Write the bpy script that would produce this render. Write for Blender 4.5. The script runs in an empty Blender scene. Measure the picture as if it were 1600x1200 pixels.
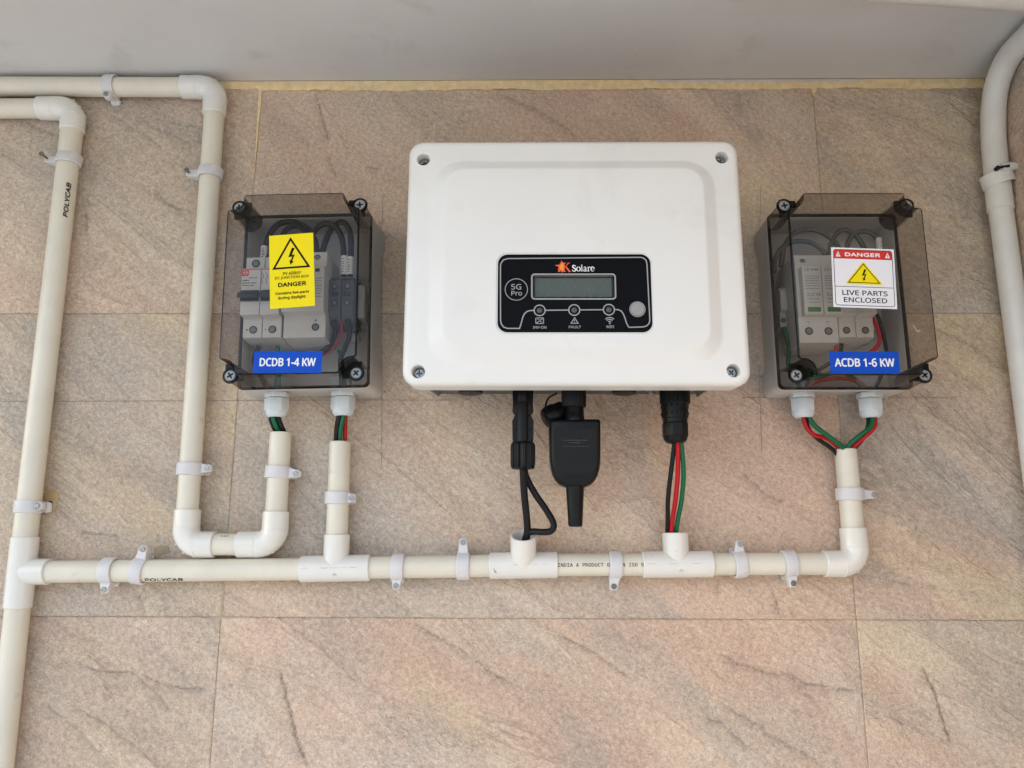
import bpy, bmesh, math, random
import numpy as np
from mathutils import Vector, Matrix, geometry
R = math.radians
SC = bpy.context.scene
COL = SC.collection
random.seed(4)

# ------------------------------------------------------------------ camera
cam_d = bpy.data.cameras.new('camera')
cam = bpy.data.objects.new('camera', cam_d)
COL.objects.link(cam)
SC.camera = cam
cam_d.sensor_width = 36.0
cam_d.lens = 36.0 * 1222.2 / 1600.0
cam_d.clip_start = 0.01
cam_d.clip_end = 600.0
cam.matrix_world = Matrix(((0.999925, -0.000692, 0.012250, 0.284964),
                           (0.011859, -0.201594, -0.979397, -0.768243),
                           (0.003148, 0.979469, -0.201571, 0.067892),
                           (0, 0, 0, 1)))

# ------------------------------------------------------------------ daylight
SUN_EL, SUN_AZ = 42.0, -74.0          # sun high behind the viewer's left shoulder; the slab shades the wall
world = bpy.data.worlds.new('World')
SC.world = world
world.use_nodes = True
nt = world.node_tree
nt.nodes.clear()
sky = nt.nodes.new('ShaderNodeTexSky')
sky.sky_type = 'NISHITA'
sky.sun_disc = False
sky.sun_elevation = R(SUN_EL)
sky.sun_rotation = R(180.0 - SUN_AZ)
sky.air_density = 1.0
sky.dust_density = 3.0
sky.ozone_density = 1.0
hsv = nt.nodes.new('ShaderNodeHueSaturation')
hsv.inputs['Saturation'].default_value = 0.95
bg = nt.nodes.new('ShaderNodeBackground')
bg.inputs['Strength'].default_value = 0.15
out = nt.nodes.new('ShaderNodeOutputWorld')
nt.links.new(sky.outputs[0], hsv.inputs['Color'])
nt.links.new(hsv.outputs[0], bg.inputs['Color'])
nt.links.new(bg.outputs[0], out.inputs['Surface'])

sun_d = bpy.data.lights.new('sun', 'SUN')
sun_d.energy = 3.0
sun_d.angle = R(0.5)
sun_d.color = (1.0, 0.98, 0.955)
sun = bpy.data.objects.new('sun', sun_d)
COL.objects.link(sun)
sd = Vector((math.sin(R(SUN_AZ)) * math.cos(R(SUN_EL)), -math.cos(R(SUN_AZ)) * math.cos(R(SUN_EL)), math.sin(R(SUN_EL))))
sun.rotation_euler = sd.to_track_quat('Z', 'Y').to_euler()
sun.location = sd * 20

SC.view_settings.view_transform = 'Standard'
SC.view_settings.look = 'None'
SC.view_settings.exposure = 1.49
SC.view_settings.gamma = 1.0
SC.cycles.transparent_max_bounces = 32
SC.cycles.max_bounces = 10
SC.cycles.diffuse_bounces = 5
SC.cycles.caustics_reflective = False
SC.cycles.caustics_refractive = False

# ------------------------------------------------------------------ materials
def srgb(r, g, b):
    f = lambda c: (c / 255 / 12.92) if c / 255 <= 0.04045 else ((c / 255 + 0.055) / 1.055) ** 2.4
    return (f(r), f(g), f(b))

class NT:
    def __init__(self, name):
        self.m = bpy.data.materials.new(name)
        self.m.use_nodes = True
        self.t = self.m.node_tree
        self.b = self.t.nodes['Principled BSDF']
        self.out = self.t.nodes['Material Output']
    def n(self, typ, **kw):
        x = self.t.nodes.new(typ)
        for k, v in kw.items():
            setattr(x, k, v)
        return x
    def l(self, a, b):
        self.t.links.new(a, b)
    def coords(self, world_space=False, rot=0.0, scale=(1, 1, 1)):
        if world_space:
            ge = self.n('ShaderNodeNewGeometry').outputs['Position']
            ri = self.n('ShaderNodeObjectInfo').outputs['Random']
            cv = self.n('ShaderNodeCombineXYZ')
            for k, s in enumerate((0.0, 3.7, 0.0)):      # each tile shows its own slice of the print
                self.l(self.math('MULTIPLY', ri, s), cv.inputs[k])
            ad = self.n('ShaderNodeVectorMath', operation='ADD')
            self.l(ge, ad.inputs[0])
            self.l(cv.outputs[0], ad.inputs[1])
            o = ad.outputs[0]
        else:
            o = self.n('ShaderNodeTexCoord').outputs['Object']
        mp = self.n('ShaderNodeMapping')
        mp.vector_type = 'TEXTURE'
        mp.inputs['Rotation'].default_value = (0, rot, 0)
        mp.inputs['Scale'].default_value = scale
        self.l(o, mp.inputs['Vector'])
        return mp.outputs[0]
    def noise(self, vec, scale, detail=2.0, rough=0.5, dist=0.0):
        x = self.n('ShaderNodeTexNoise')
        x.inputs['Scale'].default_value = scale
        x.inputs['Detail'].default_value = detail
        x.inputs['Roughness'].default_value = rough
        x.inputs['Distortion'].default_value = dist
        self.l(vec, x.inputs['Vector'])
        return x.outputs['Fac']
    def ramp(self, fac, stops):
        x = self.n('ShaderNodeValToRGB')
        e = x.color_ramp.elements
        while len(e) < len(stops):
            e.new(0.5)
        for k, (p, c) in enumerate(stops):
            e[k].position = p
            e[k].color = (c, c, c, 1) if isinstance(c, (int, float)) else (*c, 1)
        self.l(fac, x.inputs[0])
        return x.outputs[0]
    def mix(self, fac, a, b, blend='MIX'):
        x = self.n('ShaderNodeMix', data_type='RGBA', blend_type=blend)
        for s, v in ((x.inputs[0], fac), (x.inputs[6], a), (x.inputs[7], b)):
            if isinstance(v, (int, float)):
                s.default_value = v
            elif isinstance(v, tuple):
                s.default_value = (*v, 1)
            else:
                self.l(v, s)
        return x.outputs[2]
    def math(self, op, a, b=0.0):
        x = self.n('ShaderNodeMath', operation=op)
        for s, v in ((x.inputs[0], a), (x.inputs[1], b)):
            if isinstance(v, (int, float)):
                s.default_value = v
            else:
                self.l(v, s)
        return x.outputs[0]
    def bump(self, h, strength, dist, prev=None):
        x = self.n('ShaderNodeBump')
        x.inputs['Strength'].default_value = strength
        x.inputs['Distance'].default_value = dist
        self.l(h, x.inputs['Height'])
        if prev is not None:
            self.l(prev, x.inputs['Normal'])
        return x.outputs[0]

def plain(name, col, rough=0.5, metal=0.0, var=0.06, vscale=60.0, bump=0.0, bscale=900.0, spec=0.5, stain=None, sss=0.0, coat=0.0):
    """Plastic, rubber or metal: base colour with slight uneven tone, roughness variation and micro relief."""
    t = NT(name)
    v = t.coords()
    n1 = t.noise(v, vscale, 4, 0.6)
    lo = tuple(c * (1 - var) for c in col)
    hi = tuple(min(1, c * (1 + var)) for c in col)
    c = t.mix(t.ramp(n1, [(0.3, 0.0), (0.7, 1.0)]), lo, hi)
    if stain:
        n2 = t.noise(v, stain[1], 5, 0.65, 0.6)
        c = t.mix(t.ramp(n2, [(stain[2], 0.0), (stain[2] + 0.10, stain[3])]), c, stain[0])
    t.l(c, t.b.inputs['Base Color'])
    n3 = t.noise(v, vscale * 2.5, 3)
    t.l(t.ramp(n3, [(0.3, max(0.02, rough - 0.06)), (0.7, min(1, rough + 0.06))]), t.b.inputs['Roughness'])
    t.b.inputs['Metallic'].default_value = metal
    t.b.inputs['Specular IOR Level'].default_value = spec
    if coat:
        t.b.inputs['Coat Weight'].default_value = coat
        t.b.inputs['Coat Roughness'].default_value = 0.05
    if sss:
        t.b.inputs['Subsurface Weight'].default_value = sss
        t.b.inputs['Subsurface Radius'].default_value = (0.003, 0.003, 0.003)
        t.b.inputs['Subsurface Scale'].default_value = 1.0
    if bump:
        t.l(t.bump(t.noise(v, bscale, 2), bump, 0.0002), t.b.inputs['Normal'])
    return t.m

def tile_material(name):
    """Printed slate-look ceramic: soft beige, pink and grey slabs drawn out along a slant, thin broken ridges, fine grain."""
    t = NT(name)
    w = t.coords(True)
    slant = t.coords(True, rot=R(36), scale=(2.3, 1, 1))
    slant2 = t.coords(True, rot=R(32), scale=(1.25, 1, 1))
    long1 = t.coords(True, rot=R(38), scale=(3.6, 1, 1))
    oi = t.n('ShaderNodeObjectInfo').outputs['Random']
    shift = t.math('MULTIPLY', t.math('SUBTRACT', oi, 0.5), 0.16)
    n1 = t.math('ADD', t.noise(slant, 5.0, 5, 0.6, 0.5), shift)
    n2 = t.math('SUBTRACT', t.noise(slant, 7.0, 5, 0.6, 0.8), shift)
    c = t.mix(t.ramp(n1, [(0.42, 0.0), (0.62, 1.0)]), (0.530, 0.424, 0.318), (0.580, 0.420, 0.312))
    c = t.mix(t.ramp(n2, [(0.50, 0.0), (0.68, 0.9)]), c, (0.590, 0.468, 0.306))
    n3 = t.noise(t.coords(True, rot=R(38), scale=(2.6, 1, 1)), 6.0, 5, 0.62, 0.6)
    c = t.mix(t.ramp(n3, [(0.48, 0.0), (0.64, 0.9)]), c, (0.445, 0.385, 0.320))
    n4 = t.noise(long1, 15.0, 7, 0.66, 0.5)
    c = t.mix(0.55, c, t.ramp(n4, [(0.30, 0.37), (0.70, 0.62)]), 'OVERLAY')
    # terraces of the slate: the contour of a stretched noise is a long wandering ridge, one side stands proud
    r1 = t.noise(long1, 8.0, 6, 0.60, 0.7)
    r2 = t.noise(t.coords(True, rot=R(28), scale=(3.0, 1, 1)), 11.0, 7, 0.62, 0.9)
    step1 = t.ramp(r1, [(0.485, 0.0), (0.515, 1.0)])
    step2 = t.ramp(r2, [(0.53, 0.0), (0.56, 1.0)])
    c = t.mix(0.30, c, t.ramp(step1, [(0.0, 0.44), (1.0, 0.56)]), 'OVERLAY')
    c = t.mix(0.26, c, t.ramp(step2, [(0.0, 0.45), (1.0, 0.56)]), 'OVERLAY')
    m1 = t.ramp(t.noise(w, 9.0, 4, 0.6), [(0.50, 0.0), (0.66, 0.34)])
    m2 = t.ramp(t.noise(w, 13.0, 4, 0.6), [(0.52, 0.0), (0.68, 0.30)])
    v1 = t.math('MULTIPLY', t.ramp(t.math('ABSOLUTE', t.math('SUBTRACT', r1, 0.488)), [(0.0, 1.0), (0.010, 0.0)]), m1)
    v2 = t.math('MULTIPLY', t.ramp(t.math('ABSOLUTE', t.math('SUBTRACT', r2, 0.532)), [(0.0, 1.0), (0.009, 0.0)]), m2)
    vf = t.math('MAXIMUM', v1, v2)
    c = t.mix(0.5, c, t.ramp(oi, [(0.0, 0.465), (1.0, 0.545)]), 'OVERLAY')
    g1 = t.noise(slant2, 270.0, 5, 0.74, 0.25)
    g2 = t.noise(w, 760.0, 3, 0.7)
    wr = t.math('ABSOLUTE', t.math('SUBTRACT', t.noise(slant2, 210.0, 3, 0.6, 0.4), 0.5))
    c = t.mix(0.42, c, t.ramp(g1, [(0.34, 0.24), (0.5, 0.50), (0.66, 0.78)]), 'OVERLAY')
    c = t.mix(0.40, c, t.ramp(g2, [(0.3, 0.25), (0.72, 0.78)]), 'OVERLAY')
    c = t.mix(0.38, c, t.ramp(wr, [(0.0, 0.36), (0.05, 0.53), (0.2, 0.58)]), 'OVERLAY')
    c = t.mix(vf, c, (0.185, 0.158, 0.130))
    at = t.n('ShaderNodeAttribute', attribute_name='crack')
    cn = t.noise(w, 260.0, 3, 0.7)
    cf = t.math('MULTIPLY', at.outputs['Fac'], t.ramp(cn, [(0.34, 0.15), (0.60, 0.95)]))
    c = t.mix(cf, c, (0.165, 0.130, 0.100))
    t.l(c, t.b.inputs['Base Color'])
    t.b.inputs['Roughness'].default_value = 0.60
    t.b.inputs['Specular IOR Level'].default_value = 0.38
    h = t.bump(g1, 0.6, 0.0009)
    h = t.bump(t.ramp(wr, [(0.0, 0.0), (0.09, 1.0)]), 0.5, 0.0005, h)
    h = t.bump(n4, 0.75, 0.0050, h)
    h = t.bump(step1, 0.9, 0.0009, h)
    h = t.bump(step2, 0.9, 0.0007, h)
    h = t.bump(vf, -0.5, 0.0005, h)
    t.l(h, t.b.inputs['Normal'])
    return t.m

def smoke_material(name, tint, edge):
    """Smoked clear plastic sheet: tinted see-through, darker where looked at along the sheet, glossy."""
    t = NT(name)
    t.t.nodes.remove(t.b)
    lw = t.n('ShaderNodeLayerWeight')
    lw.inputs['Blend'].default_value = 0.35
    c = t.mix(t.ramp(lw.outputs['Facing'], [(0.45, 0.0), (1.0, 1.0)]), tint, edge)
    tr = t.n('ShaderNodeBsdfTransparent')
    t.l(c, tr.inputs['Color'])
    gl = t.n('ShaderNodeBsdfGlossy')
    gl.inputs['Roughness'].default_value = 0.06
    lf = t.n('ShaderNodeLayerWeight')
    lf.inputs['Blend'].default_value = 0.5
    fr = t.math('ADD', t.math('MULTIPLY', t.math('POWER', lf.outputs['Facing'], 4.0), 0.35), 0.022)
    sm = t.noise(t.coords(), 70.0, 5, 0.7)
    t.l(t.ramp(sm, [(0.3, 0.03), (0.75, 0.20)]), gl.inputs['Roughness'])
    mx = t.n('ShaderNodeMixShader')
    t.l(fr, mx.inputs[0])
    t.l(tr.outputs[0], mx.inputs[1])
    t.l(gl.outputs[0], mx.inputs[2])
    df = t.n('ShaderNodeBsdfDiffuse')
    df.inputs['Color'].default_value = (0.30, 0.27, 0.24, 1)
    mx2 = t.n('ShaderNodeMixShader')
    dust = t.noise(t.coords(), 160.0, 4, 0.7)
    t.l(t.ramp(dust, [(0.4, 0.008), (0.75, 0.035)]), mx2.inputs[0])
    t.l(mx.outputs[0], mx2.inputs[1])
    t.l(df.outputs[0], mx2.inputs[2])
    t.l(mx2.outputs[0], t.out.inputs['Surface'])
    return t.m

M = dict(
    tile=tile_material('slate_tile'),
    grout=plain('yellow_grout', (0.78, 0.60, 0.335), 0.9, var=0.14, vscale=120, bump=0.6, bscale=500, stain=((0.62, 0.55, 0.45), 40, 0.62, 0.7)),
    joint=plain('joint_mortar', (0.34, 0.275, 0.21), 0.95, var=0.25, vscale=60, bump=0.5, bscale=500, stain=((0.42, 0.33, 0.17), 18, 0.52, 0.9)),
    soffit=plain('painted_soffit', (0.62, 0.615, 0.60), 0.40, var=0.05, vscale=6, bump=0.22, bscale=70, spec=0.45, stain=((0.53, 0.515, 0.49), 11, 0.58, 0.6)),
    ground=plain('terrace_concrete', (0.272, 0.288, 0.298), 0.9, var=0.15, vscale=1.5, bump=0.3, bscale=60),
    pipe=plain('cream_conduit', (0.69, 0.648, 0.535), 0.34, var=0.05, vscale=26, bump=0.08, bscale=260, stain=((0.47, 0.42, 0.33), 75, 0.65, 0.5)),
    fitting=plain('white_fitting', (0.725, 0.712, 0.65), 0.16, var=0.03, vscale=45, bump=0.07, bscale=220, stain=((0.40, 0.37, 0.32), 150, 0.67, 0.55), coat=0.5),
    drain=plain('painted_drain', (0.69, 0.672, 0.615), 0.42, var=0.05, vscale=45, bump=0.12, bscale=160, stain=((0.36, 0.35, 0.33), 90, 0.69, 0.6)),
    nylon=plain('clip_nylon', (0.655, 0.645, 0.64), 0.38, var=0.04, sss=0.4),
    steel=plain('zinc_screw', (0.33, 0.335, 0.33), 0.32, metal=0.85, var=0.2, vscale=500),
    steel_dark=plain('dull_screw', (0.16, 0.17, 0.16), 0.45, metal=0.6, var=0.1, vscale=400),
    zinc=plain('pale_zinc', (0.31, 0.335, 0.34), 0.4, metal=0.15, var=0.06, vscale=300),
    white=plain('powder_coat', (0.755, 0.75, 0.712), 0.36, var=0.015, vscale=14, bump=0.12, bscale=800, stain=((0.70, 0.692, 0.655), 10, 0.56, 0.6)),
    heatsink=plain('inverter_grey', (0.10, 0.10, 0.095), 0.5, var=0.1),
    black=plain('black_plastic', (0.0045, 0.005, 0.006), 0.36, var=0.15, vscale=120, bump=0.05, bscale=700, spec=0.20),
    rubber=plain('black_cable', (0.007, 0.007, 0.008), 0.45, var=0.2, vscale=150, bump=0.15, bscale=400, spec=0.22),
    label_black=plain('panel_film', (0.0035, 0.0035, 0.004), 0.34, var=0.1, spec=0.07),
    print_grey=plain('print_grey', (0.33, 0.33, 0.32), 0.5, var=0.03),
    print_white=plain('print_white', (0.80, 0.80, 0.80), 0.5, var=0.02),
    print_black=plain('print_black', (0.005, 0.005, 0.005), 0.6, var=0.1, spec=0.12),
    matte=plain('black_matte', (0.007, 0.0072, 0.0076), 0.5, var=0.15, vscale=200, bump=0.1, bscale=900, spec=0.22),
    ochre=plain('ochre_filler', (0.44, 0.31, 0.15), 0.9, var=0.2, vscale=150, bump=0.5, bscale=500),
    dull_grout=plain('dull_grout', (0.45, 0.365, 0.23), 0.9, var=0.2, vscale=150),
    faint=plain('faint_print', (0.045, 0.045, 0.042), 0.5),
    orange=plain('print_orange', (0.86, 0.30, 0.02), 0.5),
    redorange=plain('print_red_orange', (0.80, 0.10, 0.025), 0.5),
    lcd=plain('lcd_glass', (0.080, 0.098, 0.082), 0.25, var=0.02, spec=0.3),
    lcd_frame=plain('lcd_bezel', (0.030, 0.034, 0.031), 0.4),
    button=plain('grey_button', (0.30, 0.30, 0.285), 0.45),
    led=plain('led_lens', (0.07, 0.07, 0.068), 0.2),
    yellow=plain('sticker_yellow', (0.87, 0.71, 0.002), 0.42, var=0.015, vscale=25, spec=0.2),
    blue=plain('sticker_blue', (0.003, 0.066, 0.46), 0.42, var=0.03, vscale=40, spec=0.15),
    sticker_white=plain('sticker_white', (0.80, 0.80, 0.83), 0.42, var=0.01, vscale=25),
    red=plain('sticker_red', (0.62, 0.018, 0.016), 0.45, var=0.03),
    tray=plain('box_grey', (0.52, 0.495, 0.465), 0.5, var=0.03, bump=0.05, bscale=600),
    gland=plain('gland_grey', (0.60, 0.645, 0.655), 0.42, var=0.02, bump=0.05, bscale=500),
    device=plain('device_grey', (0.52, 0.505, 0.48), 0.5, var=0.02, bump=0.04),
    device_dark=plain('terminal_grey', (0.065, 0.068, 0.072), 0.5, var=0.05),
    toggle=plain('toggle_black', (0.022, 0.023, 0.025), 0.4, spec=0.3),
    hole=plain('terminal_hole', (0.018, 0.018, 0.017), 0.6, spec=0.2),
    rail=plain('rail_zinc', (0.45, 0.45, 0.44), 0.4, metal=0.7),
    sleeve=plain('wire_sleeve', (0.62, 0.60, 0.56), 0.5),
    green_win=plain('indicator_green', (0.05, 0.17, 0.045), 0.4),
    wire_black=plain('wire_black', (0.006, 0.0065, 0.007), 0.36, var=0.1, spec=0.25),
    wire_red=plain('wire_red', (0.43, 0.004, 0.010), 0.36, var=0.05, spec=0.3),
    wire_green=plain('wire_green', (0.001, 0.115, 0.042), 0.36, var=0.05, spec=0.3),
    wire_grey=plain('wire_grey', (0.085, 0.088, 0.078), 0.5, var=0.08),
    pencil=plain('pencil_mark', (0.20, 0.165, 0.17), 0.8, var=0.2),
    smoke=smoke_material('smoked_clear', (0.805, 0.792, 0.772), (0.30, 0.275, 0.25)),
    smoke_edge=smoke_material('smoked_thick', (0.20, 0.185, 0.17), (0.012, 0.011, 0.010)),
    smoke_rim_shade=smoke_material('smoked_rim_shade', (0.045, 0.040, 0.036), (0.006, 0.006, 0.005)),  # dark line of light trapped in the lid's edge, put into the tint
)

# ------------------------------------------------------------------ mesh tools (work in mm: x right, d out of the wall, z up)
def catmull(pts, k=8):
    P = [Vector(p) for p in pts]
    if len(P) < 3:
        return P
    P = [P[0] * 2 - P[1]] + P + [P[-1] * 2 - P[-2]]
    o = []
    for i in range(1, len(P) - 2):
        a, b, c, d = P[i - 1:i + 3]
        for j in range(k):
            t = j / k
            o.append(0.5 * ((2 * b) + (c - a) * t + (2 * a - 5 * b + 4 * c - d) * t * t + (3 * b - 3 * c + d - a) * t ** 3))
    o.append(P[-2])
    return o

def rrect(x0, x1, z0, z1, r, n=6):
    o = []
    for cx, cz, a0 in ((x1 - r, z1 - r, 0), (x0 + r, z1 - r, 90), (x0 + r, z0 + r, 180), (x1 - r, z0 + r, 270)):
        for k in range(n + 1):
            a = R(a0 + 90 * k / n)
            o.append((cx + r * math.cos(a), cz + r * math.sin(a)))
    return o

def circ(cx, cz, r, n=24, a0=0.0):
    return [(cx + r * math.cos(a0 + 2 * math.pi * k / n), cz + r * math.sin(a0 + 2 * math.pi * k / n)) for k in range(n)]

class MB:
    def __init__(self):
        self.v, self.f, self.mi = [], [], []
        self.cur = 0
    def add(self, vs, fs):
        o = len(self.v)
        self.v += [tuple(p) for p in vs]
        for f in fs:
            self.f.append([i + o for i in f])
            self.mi.append(self.cur)
        return self
    def box(self, x0, x1, d0, d1, z0, z1):
        vs = [(x, d, z) for x in (x0, x1) for d in (d0, d1) for z in (z0, z1)]
        return self.add(vs, [(0, 1, 3, 2), (4, 6, 7, 5), (0, 4, 5, 1), (2, 3, 7, 6), (0, 2, 6, 4), (1, 5, 7, 3)])
    def loft(self, loops, cap0=True, cap1=True, closed=True):
        n = len(loops[0])
        vs = [p for l in loops for p in l]
        fs = []
        for a in range(len(loops) - 1):
            for k in range(n if closed else n - 1):
                j = (k + 1) % n
                fs.append((a * n + k, a * n + j, (a + 1) * n + j, (a + 1) * n + k))
        self.add(vs, fs)
        if closed:
            o = len(self.v) - len(vs)
            for on, base in ((cap0, o), (cap1, o + (len(loops) - 1) * n)):
                if on:
                    pts = [Vector(self.v[base + k]) for k in range(n)]
                    for tri in geometry.tessellate_polygon([pts]):
                        self.f.append([base + i for i in tri])
                        self.mi.append(self.cur)
        return self
    def plate(self, loops, d0, d1, fn=None):
        """Extruded flat shape with holes; loops are (x, z) outlines."""
        fn = fn or (lambda x, z, d: (x, d, z))
        flat = [p for l in loops for p in l]
        N = len(flat)
        vs = [fn(x, z, d0) for x, z in flat] + [fn(x, z, d1) for x, z in flat]
        fs = []
        for tri in geometry.tessellate_polygon([[Vector((x, z, 0)) for x, z in l] for l in loops]):
            fs.append(tuple(i + N for i in tri))
            fs.append(tuple(reversed(tri)))
        o = 0
        for l in loops:
            n = len(l)
            for k in range(n):
                j = (k + 1) % n
                fs.append((o + k, o + j, N + o + j, N + o + k))
            o += n
        return self.add(vs, fs)
    def sheet(self, loops, d):
        flat = [p for l in loops for p in l]
        return self.add([(x, d, z) for x, z in flat], geometry.tessellate_polygon([[Vector((x, z, 0)) for x, z in l] for l in loops]))
    def tube(self, pts, r, n=12, caps=True, inner=None):
        P = [Vector(p) for p in pts]
        rs = r if isinstance(r, (list, tuple)) else [r] * len(P)
        T = [(P[min(i + 1, len(P) - 1)] - P[max(i - 1, 0)]).normalized() for i in range(len(P))]
        u = T[0].orthogonal().normalized()
        loops = []
        for i, p in enumerate(P):
            u = (u - T[i] * u.dot(T[i])).normalized()
            w = T[i].cross(u)
            loops.append([p + (u * math.cos(2 * math.pi * k / n) + w * math.sin(2 * math.pi * k / n)) * rs[i] for k in range(n)])
        return self.loft(loops, caps, caps)
    def lathe(self, base, axis, prof, n=24, caps=True, phase=0.0):
        b, a = Vector(base), Vector(axis).normalized()
        u = Vector((0, 0, 1)) if abs(a.z) < 0.9 else Vector((1, 0, 0))
        u = (u - a * u.dot(a)).normalized()
        w = a.cross(u)
        loops = [[b + a * h + (u * math.cos(phase + 2 * math.pi * k / n) + w * math.sin(phase + 2 * math.pi * k / n)) * r for k in range(n)] for h, r in prof]
        return self.loft(loops, caps, caps)

class Thing:
    """A top-level object: frame (centre, tilt in the wall plane) and its own origin inside that frame, all in mm."""
    def __init__(self, name, label=None, cat=None, o=(0, 0, 0), frame=((0, 0, 0), 0.0), group=None, kind=None, mesh=None):
        self.o = Vector(o)
        self.frame = frame
        self.ob = bpy.data.objects.new(name, mesh)
        COL.objects.link(self.ob)
        rot = Matrix.Rotation(-R(frame[1]), 4, 'Y')
        c = Vector((frame[0][0], -frame[0][1], frame[0][2]))
        lo = Vector((o[0], -o[1], o[2]))
        self.ob.matrix_world = Matrix.Translation((c + rot.to_3x3() @ lo) * 0.001) @ rot
        for k, v in (('label', label), ('category', cat), ('group', group), ('kind', kind)):
            if v:
                self.ob[k] = v

def to_mesh(name, mb, mats, o, smooth=35.0, bevel=0.0, segs=2, recalc=True):
    co = [((x - o[0]) * 0.001, -(d - o[1]) * 0.001, (z - o[2]) * 0.001) for x, d, z in mb.v]
    me = bpy.data.meshes.new(name)
    me.from_pydata(co, [], mb.f)
    mats = mats if isinstance(mats, (list, tuple)) else [mats]
    for m in mats:
        me.materials.append(m)
    me.polygons.foreach_set('material_index', mb.mi)
    bm = bmesh.new()
    bm.from_mesh(me)
    if recalc:
        bmesh.ops.recalc_face_normals(bm, faces=bm.faces)
    if bevel:
        es = [e for e in bm.edges if len(e.link_faces) == 2 and e.calc_face_angle(0) > R(38)]
        bmesh.ops.bevel(bm, geom=es, offset=bevel * 0.001, segments=segs, profile=0.5, affect='EDGES', clamp_overlap=True)
    bm.to_mesh(me)
    bm.free()
    if smooth:
        me.polygons.foreach_set('use_smooth', [True] * len(me.polygons))
        me.set_sharp_from_angle(angle=R(smooth))
    me.update()
    return me

def part(name, mb, mat, th, parent=None, label=None, **kw):
    me = to_mesh(name, mb, mat, th.o, **kw)
    ob = bpy.data.objects.new(name, me)
    COL.objects.link(ob)
    ob.parent = parent or th.ob
    if label:
        ob['label'] = label
    return ob

def single(name, mb, mat, label, cat, o=(0, 0, 0), frame=((0, 0, 0), 0.0), group=None, kind=None, **kw):
    me = to_mesh(name, mb, mat, Vector(o), **kw)
    return Thing(name, label, cat, o, frame, group, kind, me)

def ui_font(f):
    """Lettering uses a sans that ships with Blender itself; the built-in one stands in if it is missing."""
    try:
        import os
        return bpy.data.fonts.load(os.path.join(bpy.utils.system_resource('DATAFILES'), 'fonts', f))
    except Exception:
        return None
FONTS = {'sans': ui_font('NotoSansHebrew-Regular.woff2'), 'mono': ui_font('DejaVuSansMono.woff2')}
_tc = {}
def glyphs(s, face='sans', shear=0.0):
    key = (s, face, shear)
    if key not in _tc:
        cu = bpy.data.curves.new('lettering', 'FONT')
        cu.body = s
        cu.size = 1.0
        if FONTS[face]:
            cu.font = FONTS[face]
        cu.shear = shear
        cu.resolution_u = 3
        ob = bpy.data.objects.new('lettering', cu)
        COL.objects.link(ob)
        dg = bpy.context.evaluated_depsgraph_get()
        me = bpy.data.meshes.new_from_object(ob.evaluated_get(dg))
        vs = [(v.co.x, v.co.y) for v in me.vertices]
        fs = [tuple(p.vertices) for p in me.polygons]
        bpy.data.objects.remove(ob)
        bpy.data.meshes.remove(me)
        bpy.data.curves.remove(cu)
        x0, x1 = min(v[0] for v in vs), max(v[0] for v in vs)
        y0, y1 = min(v[1] for v in vs), max(v[1] for v in vs)
        _tc[key] = ([((x - x0) / (x1 - x0) - 0.5, (y - y0) / (y1 - y0) - 0.5) for x, y in vs], fs)
    return _tc[key]

_lay = [0]
def lift(fn):
    """Stack each printed shape a few microns above the last so that no two lie in one plane."""
    _lay[0] = (_lay[0] + 1) % 14
    e = 0.006 * _lay[0]
    def g(u, v):
        p = fn(u, v)
        return (p[0], p[1] + e, p[2])
    return g

def write(mb, s, u, v, w, h, fn, bold=0.0, shear=0.0, flip=False, face='sans'):
    """Lettering s fitted in a w x h box centred at (u, v); fn maps (u, v) to (x, d, z). bold thickens it by layered copies (mm)."""
    vs, fs = glyphs(s, face, shear)
    k = -1 if flip else 1
    offs = [(0, 0)] if not bold else [(-bold, 0), (bold, 0), (0, -bold), (0, bold), (0, 0)]
    for a0, b0 in offs:
        f = lift(fn)
        mb.add([f(u + a0 + k * a * (w - 2 * bold), v + b0 + k * b * (h - 2 * bold)) for a, b in vs], fs)
    return mb

def line(mb, pts, w, fn, closed=False, ws=None):
    """Printed stroke along 2D points with mitred joints."""
    fn = lift(fn)
    n = len(pts)
    P = [Vector(p) for p in pts]
    L = []
    for i in range(n):
        a = P[(i - 1) % n] if (closed or i > 0) else P[i]
        b = P[(i + 1) % n] if (closed or i < n - 1) else P[i]
        t1 = (P[i] - a).normalized() if (P[i] - a).length > 1e-9 else (b - P[i]).normalized()
        t2 = (b - P[i]).normalized() if (b - P[i]).length > 1e-9 else t1
        nr = Vector((-(t1 + t2).y, (t1 + t2).x)).normalized()
        c = max(0.35, nr.dot(Vector((-t1.y, t1.x))))
        ww = (ws[i] if ws else w) / 2 / c
        L.append((P[i] + nr * ww, P[i] - nr * ww))
    vs = [fn(*p) for pr in L for p in pr]
    fs = [(2 * i, 2 * i + 1, (2 * i + 3) % (2 * n), (2 * i + 2) % (2 * n)) for i in range(n if closed else n - 1)]
    mb.add(vs, fs)
    return mb

def fillp(mb, pts, fn):
    fn = lift(fn)
    mb.add([fn(x, z) for x, z in pts], geometry.tessellate_polygon([[Vector((x, z, 0)) for x, z in pts]]))
    return mb

def ring(mb, cx, cz, r, w, fn, n=32):
    return line(mb, circ(cx, cz, r, n), w, fn, closed=True)

def flat(d):
    return lambda x, z: (x, d, z)

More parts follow.
